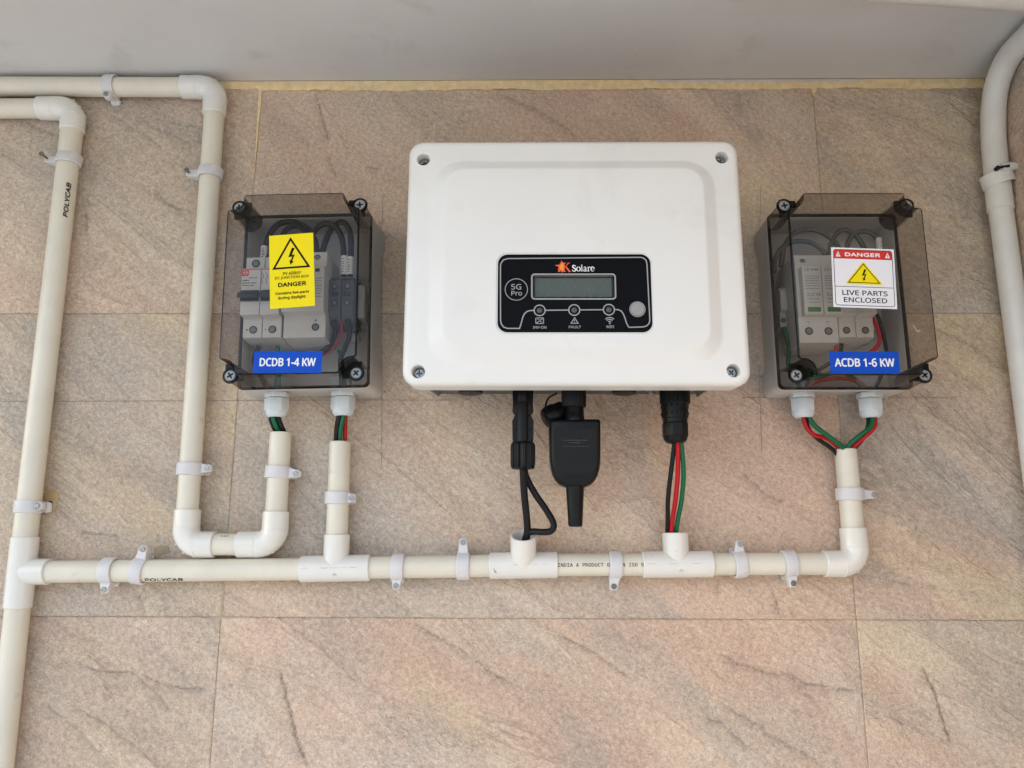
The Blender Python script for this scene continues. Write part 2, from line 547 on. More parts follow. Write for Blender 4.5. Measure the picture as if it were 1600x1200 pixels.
def apply_bool(ob, cutters):
    """Cut recesses and holes out of a solid part."""
    for mb in cutters:
        me = to_mesh('cutter', mb, M['white'], (0, 0, 0), smooth=0)
        c = bpy.data.objects.new('cutter', me)
        COL.objects.link(c)
        c.matrix_world = Matrix.Translation(ob.matrix_world.translation * 0)
        md = ob.modifiers.new('cut', 'BOOLEAN')
        md.operation = 'DIFFERENCE'
        md.solver = 'EXACT'
        md.object = c
    dg = bpy.context.evaluated_depsgraph_get()
    me = bpy.data.meshes.new_from_object(ob.evaluated_get(dg))
    old = ob.data
    cs = [m.object for m in ob.modifiers]
    ob.modifiers.clear()
    nm = old.name
    ob.data = me
    bpy.data.meshes.remove(old)
    me.name = nm
    for c in cs:
        d = c.data
        bpy.data.objects.remove(c)
        bpy.data.meshes.remove(d)
    me.polygons.foreach_set('use_smooth', [True] * len(me.polygons))
    me.set_sharp_from_angle(angle=R(32))

# ------------------------------------------------------------------ the setting
g = MB().add([(-200000, d, -1350) for d in (-2000, 200000)][0:0], [])
g.add([(-300000, -300000, -1350), (300000, -300000, -1350), (300000, 300000, -1350), (-300000, 300000, -1350)], [(0, 1, 2, 3)])
single('ground', g, M['ground'], 'pale concrete terrace floor in front of the tiled wall', 'floor', kind='structure', smooth=0)

TOP = 563.4                                   # underside of the slab
SIDE = 784.6                                  # face of the side wall
wall = Thing('wall', 'tan slate-look tiled wall behind the inverter and pipes', 'wall', (0, 0, 0), kind='structure',
             mesh=to_mesh('wall', MB().box(-1900, SIDE + 150, -200, -0.95, -1350, TOP + 160), M['joint'], (0, 0, 0), smooth=0))
single('soffit', MB().box(-1900, SIDE + 150, -0.8, 640, TOP, TOP + 150), M['soffit'],
       'grey painted concrete soffit overhanging the tiled wall', 'ceiling', kind='structure', smooth=0, bevel=3)

# slate ridges and printed cracks of the tiles: (darkness, step, points in mm)
CRACKS = [
    (1, 1, [(-138, -42), (-109, -50), (-82, -50), (-70, -58), (-53, -71), (-38, -88)]),
    (0.9, 1, [(-71, -51), (-57, -58), (-31, -63), (-2, -65)]),
    (0.8, 0.6, [(-160, -78), (-146, -88), (-121, -105), (-101, -123)]),
    (0.8, 0.6, [(-136, -78), (-102, -96), (-67, -117)]),
    (1, -1, [(58, -43), (65, -66), (74, -95), (82, -116), (92, -132)]),
    (0.7, 0.5, [(39, -102), (52, -126)]),
    (1, 0.8, [(-80, 22), (-73, 1)]),
    (0.4, 0.5, [(0, -64), (22, -58), (35, -42)]),
    (1, 0.9, [(178, -1), (204, -16), (228, -28), (240, -37), (261, -51), (288, -64)]),
    (1, 0.9, [(317, -12), (332, -21), (354, -32), (369, -42), (391, -57)]),
    (0.5, 0.5, [(361, -2), (378, -15), (399, -30)]),
    (1, 1, [(467, -29), (488, -41), (518, -48), (532, -50), (550, -67), (561, -81)]),
    (1, 1, [(532, -47), (547, -57), (572, -60), (598, -63)]),
    (0.9, 0.7, [(464, -74), (490, -86), (512, -102), (537, -115), (560, -125)]),
    (0.9, 0.7, [(453, -85), (467, -92), (488, -109), (499, -117)]),
    (1, 0.8, [(522, 26), (527, 13), (529, 2)]),
    (0.8, 0.6, [(471, 35), (472, 22)]),
    (1, -1, [(655, -38), (664, -61), (668, -77), (673, -97), (678, -109)]),
    (0.6, 0.5, [(627, -77), (642, -116)]),
    (0.5, 0.5, [(687, -21), (713, -49)]),
    (1, 0.9, [(60, 551), (68, 525), (78, 488)]),
    (0.9, 0.8, [(78, 477), (83, 463), (89, 450)]),
    (0.9, 0.7, [(253, 550), (292, 533), (328, 510), (348, 493)]),
    (0.9, 0.6, [(118, 463), (133, 459)]),
    (0.5, 0.5, [(13, 525), (41, 505), (60, 485)]),
    (0.9, 0.7, [(-164, 526), (-145, 514), (-119, 497), (-99, 481)]),
    (0.7, 0.6, [(-136, 526), (-115, 510), (-65, 488)]),
    (0.9, 0.7, [(-106, 438), (-91, 421), (-70, 412)]),
    (0.8, 0.6, [(-177, 411), (-171, 384)]),
    (0.9, 0.7, [(-256, 517), (-239, 509), (-215, 499)]),
    (1, 0.9, [(693, 289), (714, 278), (724, 275), (733, 268), (749, 259), (760, 244), (773, 242)]),
    (0.8, 0.7, [(741, 197), (745, 185), (747, 170)]),
    (0.6, 0.5, [(620, 544), (699, 517), (749, 476)]),
    (0.8, 0.6, [(729, 410), (737, 396), (759, 382)]),
    (0.6, 0.5, [(529, 514), (568, 484)]),
    (0.7, 0.5, [(-107, 142), (-99, 129)]),
    (0.8, 0.6, [(-150, 78), (-109, 76), (-102, 65)]),
    (0.4, 0.5, [(148, 193), (187, 161), (226, 105)]),
    (0.6, 0.5, [(358, 200), (402, 162), (407, 149)]),
    (0.8, 0.5, [(495, 140), (524, 115), (542, 109)]),
    (0.8, 0.6, [(671, 191), (683, 162), (699, 137)]),
    (0.4, 0.4, [(496, 279), (501, 252)]),
    (0.5, 0.5, [(-169, 266), (-111, 213), (-77, 193)]),
    (0.4, 0.4, [(173, 200), (238, 168), (276, 124)]),
    (0.6, 0.5, [(628, 40), (663, 26), (679, 5)]),
]


def tile_mesh(name, x0, x1, z0, z1, step, cracks, ragged_top=False):
    """One ceramic tile: a fine height field with stepped slate relief, sunk edges and a skirt."""
    gap = 0.20
    x0 += gap; x1 -= gap; z0 += gap; z1 -= gap
    nx, nz = max(2, int((x1 - x0) / step)), max(2, int((z1 - z0) / step))
    X, Z = np.meshgrid(np.linspace(x0, x1, nx + 1), np.linspace(z0, z1, nz + 1), indexing='ij')
    rs = np.random.RandomState(int(abs(x0 * 7 + z0 * 13)) % 9999)
    def smooth_noise(scale, seed):
        r = np.random.RandomState(seed)
        gx, gz = 1400, 1400
        n = int(1800 / scale) + 4
        tab = r.rand(n, n)
        fx, fz = (X + 900) / scale, (Z + 900) / scale
        ix, iz = np.floor(fx).astype(int) % (n - 1), np.floor(fz).astype(int) % (n - 1)
        tx, tz = fx - np.floor(fx), fz - np.floor(fz)
        tx, tz = tx * tx * (3 - 2 * tx), tz * tz * (3 - 2 * tz)
        return (tab[ix, iz] * (1 - tx) * (1 - tz) + tab[ix + 1, iz] * tx * (1 - tz) + tab[ix, iz + 1] * (1 - tx) * tz + tab[ix + 1, iz + 1] * tx * tz) - 0.5
    H = 0.5 * smooth_noise(45, 1) + 0.28 * smooth_noise(17, 2) + 0.16 * smooth_noise(7, 3)
    C = np.zeros_like(X)
    jx, jz = 2.6 * smooth_noise(9, 5) + 1.2 * smooth_noise(4, 6), 2.6 * smooth_noise(9, 7) + 1.2 * smooth_noise(4, 8)
    for w, st, pts in cracks:
        xs, zs = [p[0] for p in pts], [p[1] for p in pts]
        if max(xs) < x0 - 60 or min(xs) > x1 + 60 or max(zs) < z0 - 60 or min(zs) > z1 + 60:
            continue
        mx, mz = (xs[0] + xs[-1]) / 2, (zs[0] + zs[-1]) / 2
        if not (x0 - 5 < mx < x1 + 5 and z0 - 5 < mz < z1 + 5):
            continue
        best = np.full_like(X, 1e9)
        sgn = np.zeros_like(X)
        along = np.zeros_like(X)
        for k in range(len(pts) - 1):
            ax, az, bx, bz = *pts[k], *pts[k + 1]
            dx, dz = bx - ax, bz - az
            L2 = dx * dx + dz * dz
            t = np.clip(((X + jx - ax) * dx + (Z + jz - az) * dz) / L2, 0, 1)
            qx, qz = X + jx - ax - t * dx, Z + jz - az - t * dz
            dd = np.hypot(qx, qz)
            m = dd < best
            best = np.where(m, dd, best)
            sgn = np.where(m, np.sign(dx * qz - dz * qx), sgn)
            along = np.where(m, (k + t) / (len(pts) - 1), along)
        fade = np.clip(np.minimum(along, 1 - along) * 8, 0, 1)
        C = np.maximum(C, w * fade * np.exp(-(best / 1.2) ** 2))
        C = np.maximum(C, 0.34 * w * fade * np.exp(-(best / 6.0) ** 2) * (sgn < 0))
        H += abs(st) * fade * 1.25 * np.exp(-best / 11.0) * (sgn * (1 if st > 0 else -1) > 0) - 0.45 * w * fade * np.exp(-(best / 1.6) ** 2)
    ed = np.minimum(np.minimum(X - x0, x1 - X), np.minimum(Z - z0, z1 - Z))
    H = np.where(ed < 0.01, H * 0.1 - 0.15, H * np.clip(0.3 + ed / 4, 0, 1))
    D = np.maximum(H - 0.4, -0.8)
    nv = (nx + 1) * (nz + 1)
    co = np.empty((nv, 3))
    co[:, 0], co[:, 1], co[:, 2] = X.ravel(), -D.ravel(), Z.ravel()
    idx = np.arange(nv).reshape(nx + 1, nz + 1)
    q = np.stack([idx[:-1, :-1], idx[1:, :-1], idx[1:, 1:], idx[:-1, 1:]], -1).reshape(-1, 4)
    ringi = np.concatenate([idx[:-1, 0], idx[-1, :-1], idx[1:, -1][::-1], idx[0, 1:][::-1]])
    sk = co[ringi].copy()
    sk[:, 1] = 2.6
    b = nv + np.arange(len(ringi))
    sq = np.stack([ringi, b, np.roll(b, -1), np.roll(ringi, -1)], -1)
    co = np.concatenate([co, sk])
    q = np.concatenate([q, sq])
    co[:, 0] -= x0; co[:, 2] -= z0
    co *= 0.001
    me = bpy.data.meshes.new(name)
    me.vertices.add(len(co))
    me.vertices.foreach_set('co', co.ravel())
    me.loops.add(q.size)
    me.loops.foreach_set('vertex_index', q.ravel())
    me.polygons.add(len(q))
    me.polygons.foreach_set('loop_start', np.arange(0, q.size, 4))
    me.polygons.foreach_set('loop_total', np.full(len(q), 4))
    me.update(calc_edges=True)
    me.polygons.foreach_set('use_smooth', np.ones(len(q), bool))
    at = me.attributes.new('crack', 'FLOAT', 'POINT')
    at.data.foreach_set('value', np.concatenate([C.ravel(), np.zeros(len(sk))]).astype(np.float32))
    me.materials.append(M['tile'])
    me.validate()
    ob = bpy.data.objects.new(name, me)
    COL.objects.link(ob)
    ob.location = (x0 * 0.001, 0, z0 * 0.001)
    return ob

for zi, (z0, z1) in enumerate(((-600, -300), (-300, 0), (0, 300), (300, 553.4))):
    for x0, x1 in ((-1200, -600), (-600, 0), (0, 600), (600, SIDE)):
        seen = x0 >= -600 and z0 >= -300
        if zi == 3 and x0 == -600:
            z1b = 555.8
        else:
            z1b = z1
        t = tile_mesh('tile', x0, x1, z0, z1b, 1.6 if seen else 12.0, CRACKS if seen else [])
        t.parent = wall.ob

def wavy(x0, x1, z, amp, n, seed):
    r = random.Random(seed)
    return [(x0 + (x1 - x0) * k / n, z + r.uniform(-amp, amp)) for k in range(n + 1)]

# yellow filler squeezed along the top edge of the tiles and down the two joints
strip = MB()
low = wavy(-600, SIDE, 552.3, 0.95, 300, 3)
low = [(x, z + (2.3 if x < -2 else 0) + 0.7 * math.sin(x / 31.0) + 0.4 * math.sin(x / 8.3)) for x, z in low]
strip.plate([low + [(SIDE, TOP + 0.2), (-600, TOP + 0.2)]], -1.8, 0.75)
strip.plate([[(-1.7, 555)] + wavy(-1.6, -1.5, 530, 0.4, 1, 1) + [(-1.0, 500), (-0.35, 470), (-0.2, 455), (0.2, 455), (0.4, 480), (0.8, 515), (1.6, 540), (1.5, 555)]], -1.8, 0.45)
strip.plate([[(-1.3 + 600, 555), (-1.0 + 600, 547), (0.2 + 600, 543), (1.4 + 600, 547), (3.6 + 600, 549.5), (3.4 + 600, 555)]], -1.8, 0.5)
so = part('mortar_strip', strip, M['grout'], wall, smooth=0)
sm = MB()
sm.plate([[(-0.3, 60), (-0.6, 30), (-0.7, 1.2), (-2, 0.5), (-2, -0.5), (6, -0.7), (14, -0.3), (14, 0.4), (1.0, 0.6), (0.7, 30), (0.6, 60)]], -1.2, -0.1)
part('grout_smear', sm, M['dull_grout'], wall, smooth=0)
line_w = MB()
line_w.plate([wavy(430, 650, 563.0, 0.2, 60, 9) + list(reversed(wavy(430, 650, 560.4, 0.7, 60, 12)))], 0.5, 1.15)
part('paint_line', line_w, plain('paint_splash', (0.60, 0.56, 0.52), 0.6, var=0.1), wall, smooth=0)

# ragged yellow patch round a drilled hole, brown smear, pencil setting-out lines
for nm, cx, cz, rx, rz, m, sd in (('hole_patch', -177.5, 109, 9, 13, 'ochre', 5), ('smear', -63, 62, 9, 5, 'joint', 8)):
    r = random.Random(sd)
    pts = [(cx + rx * math.cos(a) * r.uniform(0.75, 1.1), cz + rz * math.sin(a) * r.uniform(0.75, 1.1)) for a in [2 * math.pi * k / 22 for k in range(22)]]
    part(nm, MB().plate([pts], -0.6, 0.28), M[m], wall, smooth=0)
part('drill_hole', MB().lathe((-176, 0.2, 106), (0, 1, 0), [(0, 2.6), (0.5, 2.6)], 12), M['hole'], wall)
pn = MB()
for pts in ([(138.0, 430), (141, 330), (147.6, 140)], [(135.6, 400), (137.3, 392)], [(138.4, 398), (140.6, 404)], [(-240, 207.7), (-60, 208.4), (40, 209.2), (214, 209.6)],
            [(537, 440), (533, 395)], [(523, 245), (520.8, 158)], [(505, 212.5), (560, 212.4)], [(618, 212.9), (716, 212.3)]):
    line(pn, pts, 0.42, lambda x, z: (x, 0.32, z))
for cx, cz, rr in ((524.6, 233.5, 1.1), (516, 211.8, 0.9), (506, 212, 0.9), (209, 209.6, 0.8), (147.6, 218, 0.9), (146.5, 358, 0.7), (149.6, 337, 0.6)):
    fillp(pn, circ(cx, cz, rr, 10), lambda x, z: (x, 0.36, z))
part('pencil_mark', pn, M['pencil'], wall, smooth=0)

sidew = Thing('side_wall', 'tiled return wall beyond the white drain pipe', 'wall', (SIDE, 0, 0), kind='structure',
              mesh=to_mesh('side_wall', MB().box(SIDE + 6, SIDE + 146, -2.2, 900, -1350, TOP), M['joint'], (SIDE, 0, 0), smooth=0))
for d0, d1 in ((1, 64.2), (65.8, 665), (666.6, 899)):
    for z0, z1 in ((-600, -300.6), (-299.4, -0.6), (0.6, 299.4), (300.6, 556)):
        part('tile', MB().box(SIDE, SIDE + 7, d0, d1, z0, z1), M['tile'], sidew, bevel=0.8, segs=1)
part('mortar_strip', MB().box(SIDE + 1, SIDE + 6.2, 64, 66, 300, 556).box(SIDE + 0.5, SIDE + 6.2, 1, 900, 556.5, TOP - 0.2), M['grout'], sidew, smooth=0)

# ------------------------------------------------------------------ conduit runs
PD, PR, FR = 13.2, 10.3, 12.4                 # axis distance from the wall, pipe radius, fitting radius

def xz(p, d=PD):
    return Vector((p[0], d, p[1]))

def pipe(th, a, b, hollow_end=False, r=PR, mat='pipe', name='pipe', d=PD, label=None):
    A, B = xz(a, d), xz(b, d)
    L = (B - A).length
    prof = [(0, r), (L * 0.33, r), (L * 0.66, r), (L - 0.6, r), (L, r - 0.5)]
    if hollow_end:
        prof += [(L, r - 1.7), (L - 0.6, r - 2.0), (L - 45, r - 2.0)]
    return part(name, MB().lathe(A, B - A, prof, 32), M[mat], th, label=label)

def elbow(th, corner, ea, eb, label=None):
    """Bend fitting: ea and eb are the collar mouths; the corner is rounded."""
    c, A, B = xz(corner), xz(ea), xz(eb)
    da, db = (A - c).normalized(), (B - c).normalized()
    rb = 15.0
    pts = [A, A + (c - A) * 0.02]
    arc = []
    O = c + da * rb + db * rb
    for k in range(9):
        a = R(90 * k / 8)
        arc.append(O - db * rb * math.cos(a) - da * rb * math.sin(a))
    pts = [A, A - da * 0.7, A - da * 8] + arc + [B - db * 8, B - db * 0.7, B]
    rs = [FR - 0.6, FR, FR] + [FR + 0.15] * 9 + [FR, FR, FR - 0.6]
    mb = MB().tube(pts, rs, 32)
    mb.lathe(A - da * 17, -da, [(0, FR), (0.3, FR + 0.35), (1.3, FR + 0.35), (1.6, FR)], 32, caps=False)
    mb.lathe(B - db * 17, -db, [(0, FR), (0.3, FR + 0.35), (1.3, FR + 0.35), (1.6, FR)], 32, caps=False)
    # mould seam nubs on the outside of the bend
    for s in (3, 5):
        p = arc[s] + (arc[s] - O).normalized() * (FR - 0.4) + Vector((0, 3.0, 0))
        mb.lathe(p, (arc[s] - O), [(0, 1.3), (0.9, 1.1), (1.0, 0.5)], 10)
    return part('elbow', mb, M['fitting'], th, label=label)

def tee(th, a, b, stem, tip, open_end=False, tilt=0.0, label=None):
    A, B, S = xz(a), xz(b), xz(stem)
    ax = (B - A).normalized()
    L = (B - A).length
    mb = MB().lathe(A, ax, [(0, FR - 0.6), (0.7, FR), (L / 2, FR), (L - 0.7, FR), (L, FR - 0.6)], 32)
    up = (xz(tip) - S)
    h = up.length
    up.normalize()
    up = up * math.cos(R(tilt)) + Vector((0, 1, 0)) * math.sin(R(tilt))
    prof = [(0, FR - 0.4), (h - 0.7, FR), (h, FR - 0.5)]
    if open_end:
        prof += [(h, FR - 2.0), (h - 0.7, FR - 2.4), (4, FR - 2.4)]
    mb.lathe(S, up, prof, 32)
    return part('tee', mb, M['fitting'], th, label=label)

def wrap(axis, p0, p1, r, d=PD, off=0.12):
    """Map lettering onto a pipe: u runs along the pipe from the middle, v around it (0 = facing out)."""
    A, B = xz(p0, d), xz(p1, d)
    t = (B - A).normalized()
    c = (A + B) / 2
    s = Vector((0, 1, 0)).cross(t)
    s = -s
    def fn(u, v):
        a = v / r
        return tuple(c + t * u + (Vector((0, 1, 0)) * math.cos(a) + s * math.sin(a)) * (r + off))
    return fn

runA = Thing('conduit_run', 'cream conduit from the soffit down round a U-bend to the left smoked box', 'conduit', (-42, 0, 300))
pipe(runA, (-420, 551.6), (-60, 548.6), label='top length under the soffit')
elbow(runA, (-43.4, 548.3), (-80, 548.8), (-43.0, 516.2))
pipe(runA, (-43.3, 540), (-34.8, 80), label='long drop left of the smoked box')
elbow(runA, (-34.4, 67.4), (-34.8, 100.2), (-5.8, 67.4))
pipe(runA, (-20, 67.4), (30, 67.6))
elbow(runA, (50.3, 67.8), (15.8, 67.6), (50.3, 98.6))
pipe(runA, (50.4, 80), (49.8, 174.6), True, label='short open stub below the gland')
mk = MB()
for u, w in ((-2.6, 1.6), (0.2, 2.2), (2.8, 1.8)):
    line(mk, [(u - w / 2, 8.6), (u + w / 2, 8.9)], 0.9, wrap('x', (-6, 67.4), (16, 67.5), PR))
part('print_mark', mk, M['print_black'], runA, smooth=0)

runB = Thing('conduit_run', 'cream conduit with the far left riser and the long bottom line of tees', 'conduit', (-188, 0, 46))
pipe(runB, (-420, 524.6), (-215, 524.2))
elbow(runB, (-193.9, 524.2), (-231.6, 524.2), (-193.4, 497))
pipe(runB, (-193.8, 515), (-188.5, 60), r=10.9, label='tall riser printed with black letters')
tee(runB, (-188.5, 74), (-187.3, 8.4), (-188, 41.6), (-161.5, 41.8))
pipe(runB, (-187.4, 20), (-181, -330), r=10.9)
pipe(runB, (-175, 41.5), (90, 45.2), label='left part of the bottom line')
tee(runB, (77.2, 45.0), (142.8, 46.6), (110, 45.8), (109.8, 77.2))
pipe(runB, (109.8, 60), (108.5, 165.6), True, label='open stub rising to the right gland of the left box')
pipe(runB, (130, 46.3), (270, 48.9))
tee(runB, (255, 48.7), (318.8, 49.8), (286.9, 49.3), (286.6, 80.0), True, 27.0, label='tee tipped forward with an open mouth')
pipe(runB, (305, 49.6), (410, 50.3), label='length printed with fine dotted letters')
tee(runB, (398, 50.2), (463.8, 51.0), (430.4, 50.6), (430.2, 79.6), True)
pipe(runB, (450, 50.8), (580, 51.7))
elbow(runB, (598.2, 51.8), (567.8, 51.6), (598.0, 84.8))
pipe(runB, (598.0, 70), (597.1, 159.2), True, label='open stub below the right smoked box')
for p0, p1, kind in (((77.2, 45.0), (142.8, 46.6), 0), ((255, 48.7), (318.8, 49.8), 1), ((398, 50.2), (463.8, 51.0), 0)):
    f = wrap('h', p0, p1, FR, off=0.06)
    mk = MB()
    if kind == 0:
        line(mk, [(1.6 + 1.3 * math.cos(R(q)), -6.2 + 1.5 * math.sin(R(q))) for q in range(-30, 230, 20)], 0.5, f)
    else:
        line(mk, [(-27.6, -2.0), (-27.0, -5.2), (-25.4, -7.0), (-25.8, -5.0), (-27.2, -4.4)], 0.55, f)
    part('print_mark', mk, M['steel_dark'], runB, smooth=0)
    ms = MB()
    rq = random.Random(int(p0[0]))
    u = -30.0
    while u < 29:
        L = rq.uniform(2, 9)
        if rq.random() < 0.55:
            line(ms, [(u, 0.9 + rq.uniform(-0.15, 0.15)), (u + L / 2, 0.9 + rq.uniform(-0.25, 0.25)), (u + L, 0.9)], rq.uniform(0.12, 0.3), f)
        u += L + rq.uniform(1, 6)
    part('mould_seam', ms, M['pencil'], runB, smooth=0)['kind'] = 'stuff'
tx = write(MB(), 'POLYCAB', 0.3, -8.2, 38.0, 4.6, wrap('v', (-191.4, 394.6), (-191.9, 435.6), 10.9), bold=0.2, shear=0.18)
part('lettering', tx, M['print_black'], runB, smooth=0)
tx = write(MB(), 'POLYCAB', -0.5, -9.6, 36.5, 4.6, wrap('h', (-66, 43.1), (-32, 43.5), PR), bold=0.2, shear=0.18)
part('lettering', tx, M['print_black'], runB, smooth=0)
tx = write(MB(), 'INDIA A PRODUCT OF GEN ISO 9001', 4.5, 0.2, 88.0, 3.3, wrap('h', (319.5, 49.6), (397, 50.2), PR), 0.05, face='mono')
part('lettering', tx, M['print_black'], runB, smooth=0)

# ------------------------------------------------------------------ drain pipe at the right, bending out under the soffit
drain = Thing('drain_pipe', 'weathered white pipe at far right bending out under the soffit', 'pipe', (770, 0, 200))
path = catmull([(771.6, 20, -180), (771.7, 20, 60), (771.9, 20, 222), (771.6, 20, 353), (771.4, 20, 418)], 4)
part('pipe', MB().tube(path, 11.2, 28), M['drain'], drain, label='straight lower length')
bend = catmull([(771.3, 20, 412), (772.0, 20.5, 450), (772.2, 24, 492), (772.2, 36, 528), (772.2, 60, 547), (772.2, 92, 549.5), (772.2, 118, 549.5)], 8)
part('bend', MB().tube(bend, [12.1] * 6 + [11.6] * (len(bend) - 6), 28), M['drain'], drain, label='swept bend leaving the wall')
part('socket', MB().lathe((771.35, 20, 402), (0.012, 0, 1), [(0, 11.3), (0.4, 12.3), (26, 12.3), (29, 11.8)], 28), M['drain'], drain)
over = catmull([(772.2, 112, 549.5), (771, 132, 549.0), (757, 144, 548.2), (735, 148, 548.0), (600, 163, 547.4), (430, 181, 546.5)], 8)
part('overhead_pipe', MB().tube(over, 11.6, 28), M['drain'], drain, label='length running left under the soffit')
brk = Thing('pipe_bracket', 'painted metal strap bracket with a keyhole slot on the white drain pipe', 'bracket', (771, 0, 438))
tilt = Vector((0.10, 0, 1)).normalized()
bb = MB()
for k in range(1):
    bb.lathe((772, 20.2, 436), Vector((-0.28, 0.10, 1)), [(-6.5, 14.0), (-6.5, 15.2), (6.5, 15.2), (6.5, 14.0), (-6.5, 14.0)], 32, caps=False)
part('strap', bb, M['drain'], brk)
br = MB()
br.add([], [])
br.tube([(768, 34.6, 441.2), (776, 35.0, 443.0), (786, 31.5, 444.8), (782, 20, 444.5)], [4.2, 4.4, 4.3, 4.0], 12)
part('tongue', br, M['drain'], brk)
bs = MB()
bs.lathe((763.2, 36.4, 440.6), (0, 1, 0.05), [(-3, 2.3), (1.0, 2.3), (1.4, 1.4)], 14)
bs.tube([(763.2, 37.1, 440.6), (773.6, 38.7, 441.6)], [1.3, 1.5], 8)
part('keyhole_slot', bs, M['hole'], brk)

# ------------------------------------------------------------------ nylon saddle clips with nails
def clip(x, z, axis, side, label, sx, sz, sd=20.0, skew=0.0, lean=0.0, dark=False, proud=0.0, r=12.7):
    """Ring round the pipe with an ear that takes a nail. (sx, sz) is the nail head in the wall plane."""
    th = Thing('saddle_clip', label, 'pipe clip', (x, 0, z), group='nylon saddle clips holding the conduits')
    u = Vector((1, 0, 0)) if axis == 'h' else Vector((0, 0, 1))
    v = Vector((0, 0, 1)) * side if axis == 'h' else Vector((1, 0, 0)) * side
    rot = Matrix.Rotation(R(skew), 3, 'Y')
    u, v = rot @ u, rot @ v
    w = Vector((0, 1, 0))
    u = (u + w * math.tan(R(lean))).normalized()
    c = Vector((x, PD, z))
    hw = 5.9
    mb = MB()
    n = 36
    loops = []
    for a0 in range(n):
        a = 2 * math.pi * a0 / n
        rad = v * math.cos(a) + w * math.sin(a)
        ri, ro = 10.6, r
        if math.sin(a) < -0.9:
            ro = r + 0.2
        sec = []
        for rr, uu in ((ri, -hw), (ro - 0.5, -hw), (ro, -hw + 0.6), (ro, hw - 0.6), (ro - 0.5, hw), (ri, hw)):
            sec.append(c + rad * rr + u * uu)
        loops.append(sec)
    loops.append(loops[0])
    mb.loft(loops, False, False)
    S = Vector((sx, sd, sz))
    reach = (S - c).dot(v)
    lat = (S - c).dot(u)
    secs = []
    for t, hw2, d0, d1 in ((8.0, 5.3, 4.5, sd - 2.2 + 2.6), (11.5, 4.9, 3.5, sd - 0.6), (max(13.2, reach - 2.5), 3.9, sd - 10, sd), (reach + 2.2, 3.5, sd - 8, sd - 0.2), (reach + 3.6, 2.2, sd - 7, sd - 0.8)):
        lt = lat * min(1.0, max(0.0, (t - 8) / max(1.0, reach - 8)))
        b = Vector((c.x, 0, c.z)) + v * t
        secs.append([b + u * (lt - hw2) + w * d0, b + u * (lt + hw2) + w * d0, b + u * (lt + hw2) + w * d1, b + u * (lt - hw2) + w * d1])
    mb.loft(secs)
    # toe on the wall below the ear
    t0 = Vector((c.x, 0, c.z)) + v * 10.5
    mb.loft([[t0 + u * a + w * b2 for a, b2 in ((-5.6, 0.3), (5.6, 0.3), (5.6, 4.5), (-5.6, 4.5))], [t0 + v * 4.6 + u * a + w * b2 for a, b2 in ((-4.2, 0.3), (4.2, 0.3), (4.2, 2.6), (-4.2, 2.6))]])
    part('strap', mb, M['nylon'], th, bevel=0.35, segs=1)
    nm = M['steel_dark'] if dark else M['steel']
    nb = MB()
    nb.lathe(S + w * (proud - 0.2), w, [(-(proud + 6), 1.1), (0, 1.1), (0.2, 2.55), (1.1, 2.65), (1.45, 2.3), (1.5, 0.9), (1.15, 0.7)], 16)
    part('nail', nb, nm, th)
    return th

CL = [
    (-156.4, 549.7, 'h', -1, 'clip nearest the soffit, on the top left conduit', -157, 535.9, 21, 0, 3, 0, 0),
    (-192.6, 463.8, 'v', -1, 'clip on the far left riser, dark nail sticking out leftward', -216, 466.0, 14, 0, -14, 1, 9),
    (-41.6, 448.3, 'v', -1, 'clip with a dark nail high on the drop beside the smoked box', -63.5, 448.9, 15, 0, -12, 1, 5),
    (-35.8, 138.8, 'v', 1, 'clip low on the long drop, just above the U-bend, bright nail at right', -18.0, 139.6, 18, 0, 0, 0, 0),
    (-188.9, 102.4, 'v', 1, 'clip on the far left riser beside a yellow patched hole', -176.5, 103.0, 19, 0, 0, 0, 2),
    (-104.5, 42.7, 'h', -1, 'leftmost clip on the bottom conduit, nail below', -104.3, 25.8, 20, 0, 2, 0, 0),
    (-75.2, 43.0, 'h', 1, 'clip on the bottom conduit beside the black lettering, nail above', -71.6, 63.0, 20, 8, 0, 0, 0),
    (50.0, 135.9, 'v', 1, 'clip on the stub rising from the U-bend', 68.8, 134.2, 19, 3, 2, 0, 0),
    (109.1, 111.6, 'v', 1, 'clip on the stub between the first bottom tee and the left box', 123.6, 111, 21, 0, 0, 0, 0),
    (168.9, 47.0, 'h', -1, 'clip on the bottom conduit just right of the first bottom tee, nail below', 168.0, 30.3, 19, 2, 3, 0, 0),
    (230.3, 48.2, 'h', 1, 'clip on the bottom conduit left of the tipped open tee, nail above', 230.0, 70.2, 18, 0, 0, 0, 0),
    (372.9, 50.0, 'h', -1, 'clip over the fine dotted lettering, dull nail below', 370.8, 30.5, 18, 1, 0, 1, 0),
    (489.0, 51.0, 'h', 1, 'clip right of the last bottom tee, nail above', 489.5, 69.3, 20, -5, -6, 0, 0),
    (535.4, 51.4, 'h', -1, 'rightmost clip on the bottom conduit, dull nail below', 536.4, 34.0, 20, -4, -4, 1, 0),
    (597.6, 116.2, 'v', 1, 'clip on the stub under the right smoked box', 620.2, 115.9, 14, 0, 0, 0, 1),
]
for c in CL:
    clip(c[0], c[1], c[2], c[3], 'milky nylon ' + c[4], c[5], c[6], sd=c[7], skew=c[8], lean=c[9], dark=bool(c[10]), proud=c[11])

# ------------------------------------------------------------------ the inverter
inv = Thing('inverter', 'large white solar inverter with a black display panel on its front', 'inverter', (330, 0, 312))
X0, X1, Z0, Z1 = 182.6, 480.0, 200.2, 427.0

def rr3(x0, x1, z0, z1, r, d, n=7):
    return [(x, d, z) for x, z in rrect(x0, x1, z0, z1, r, n)]

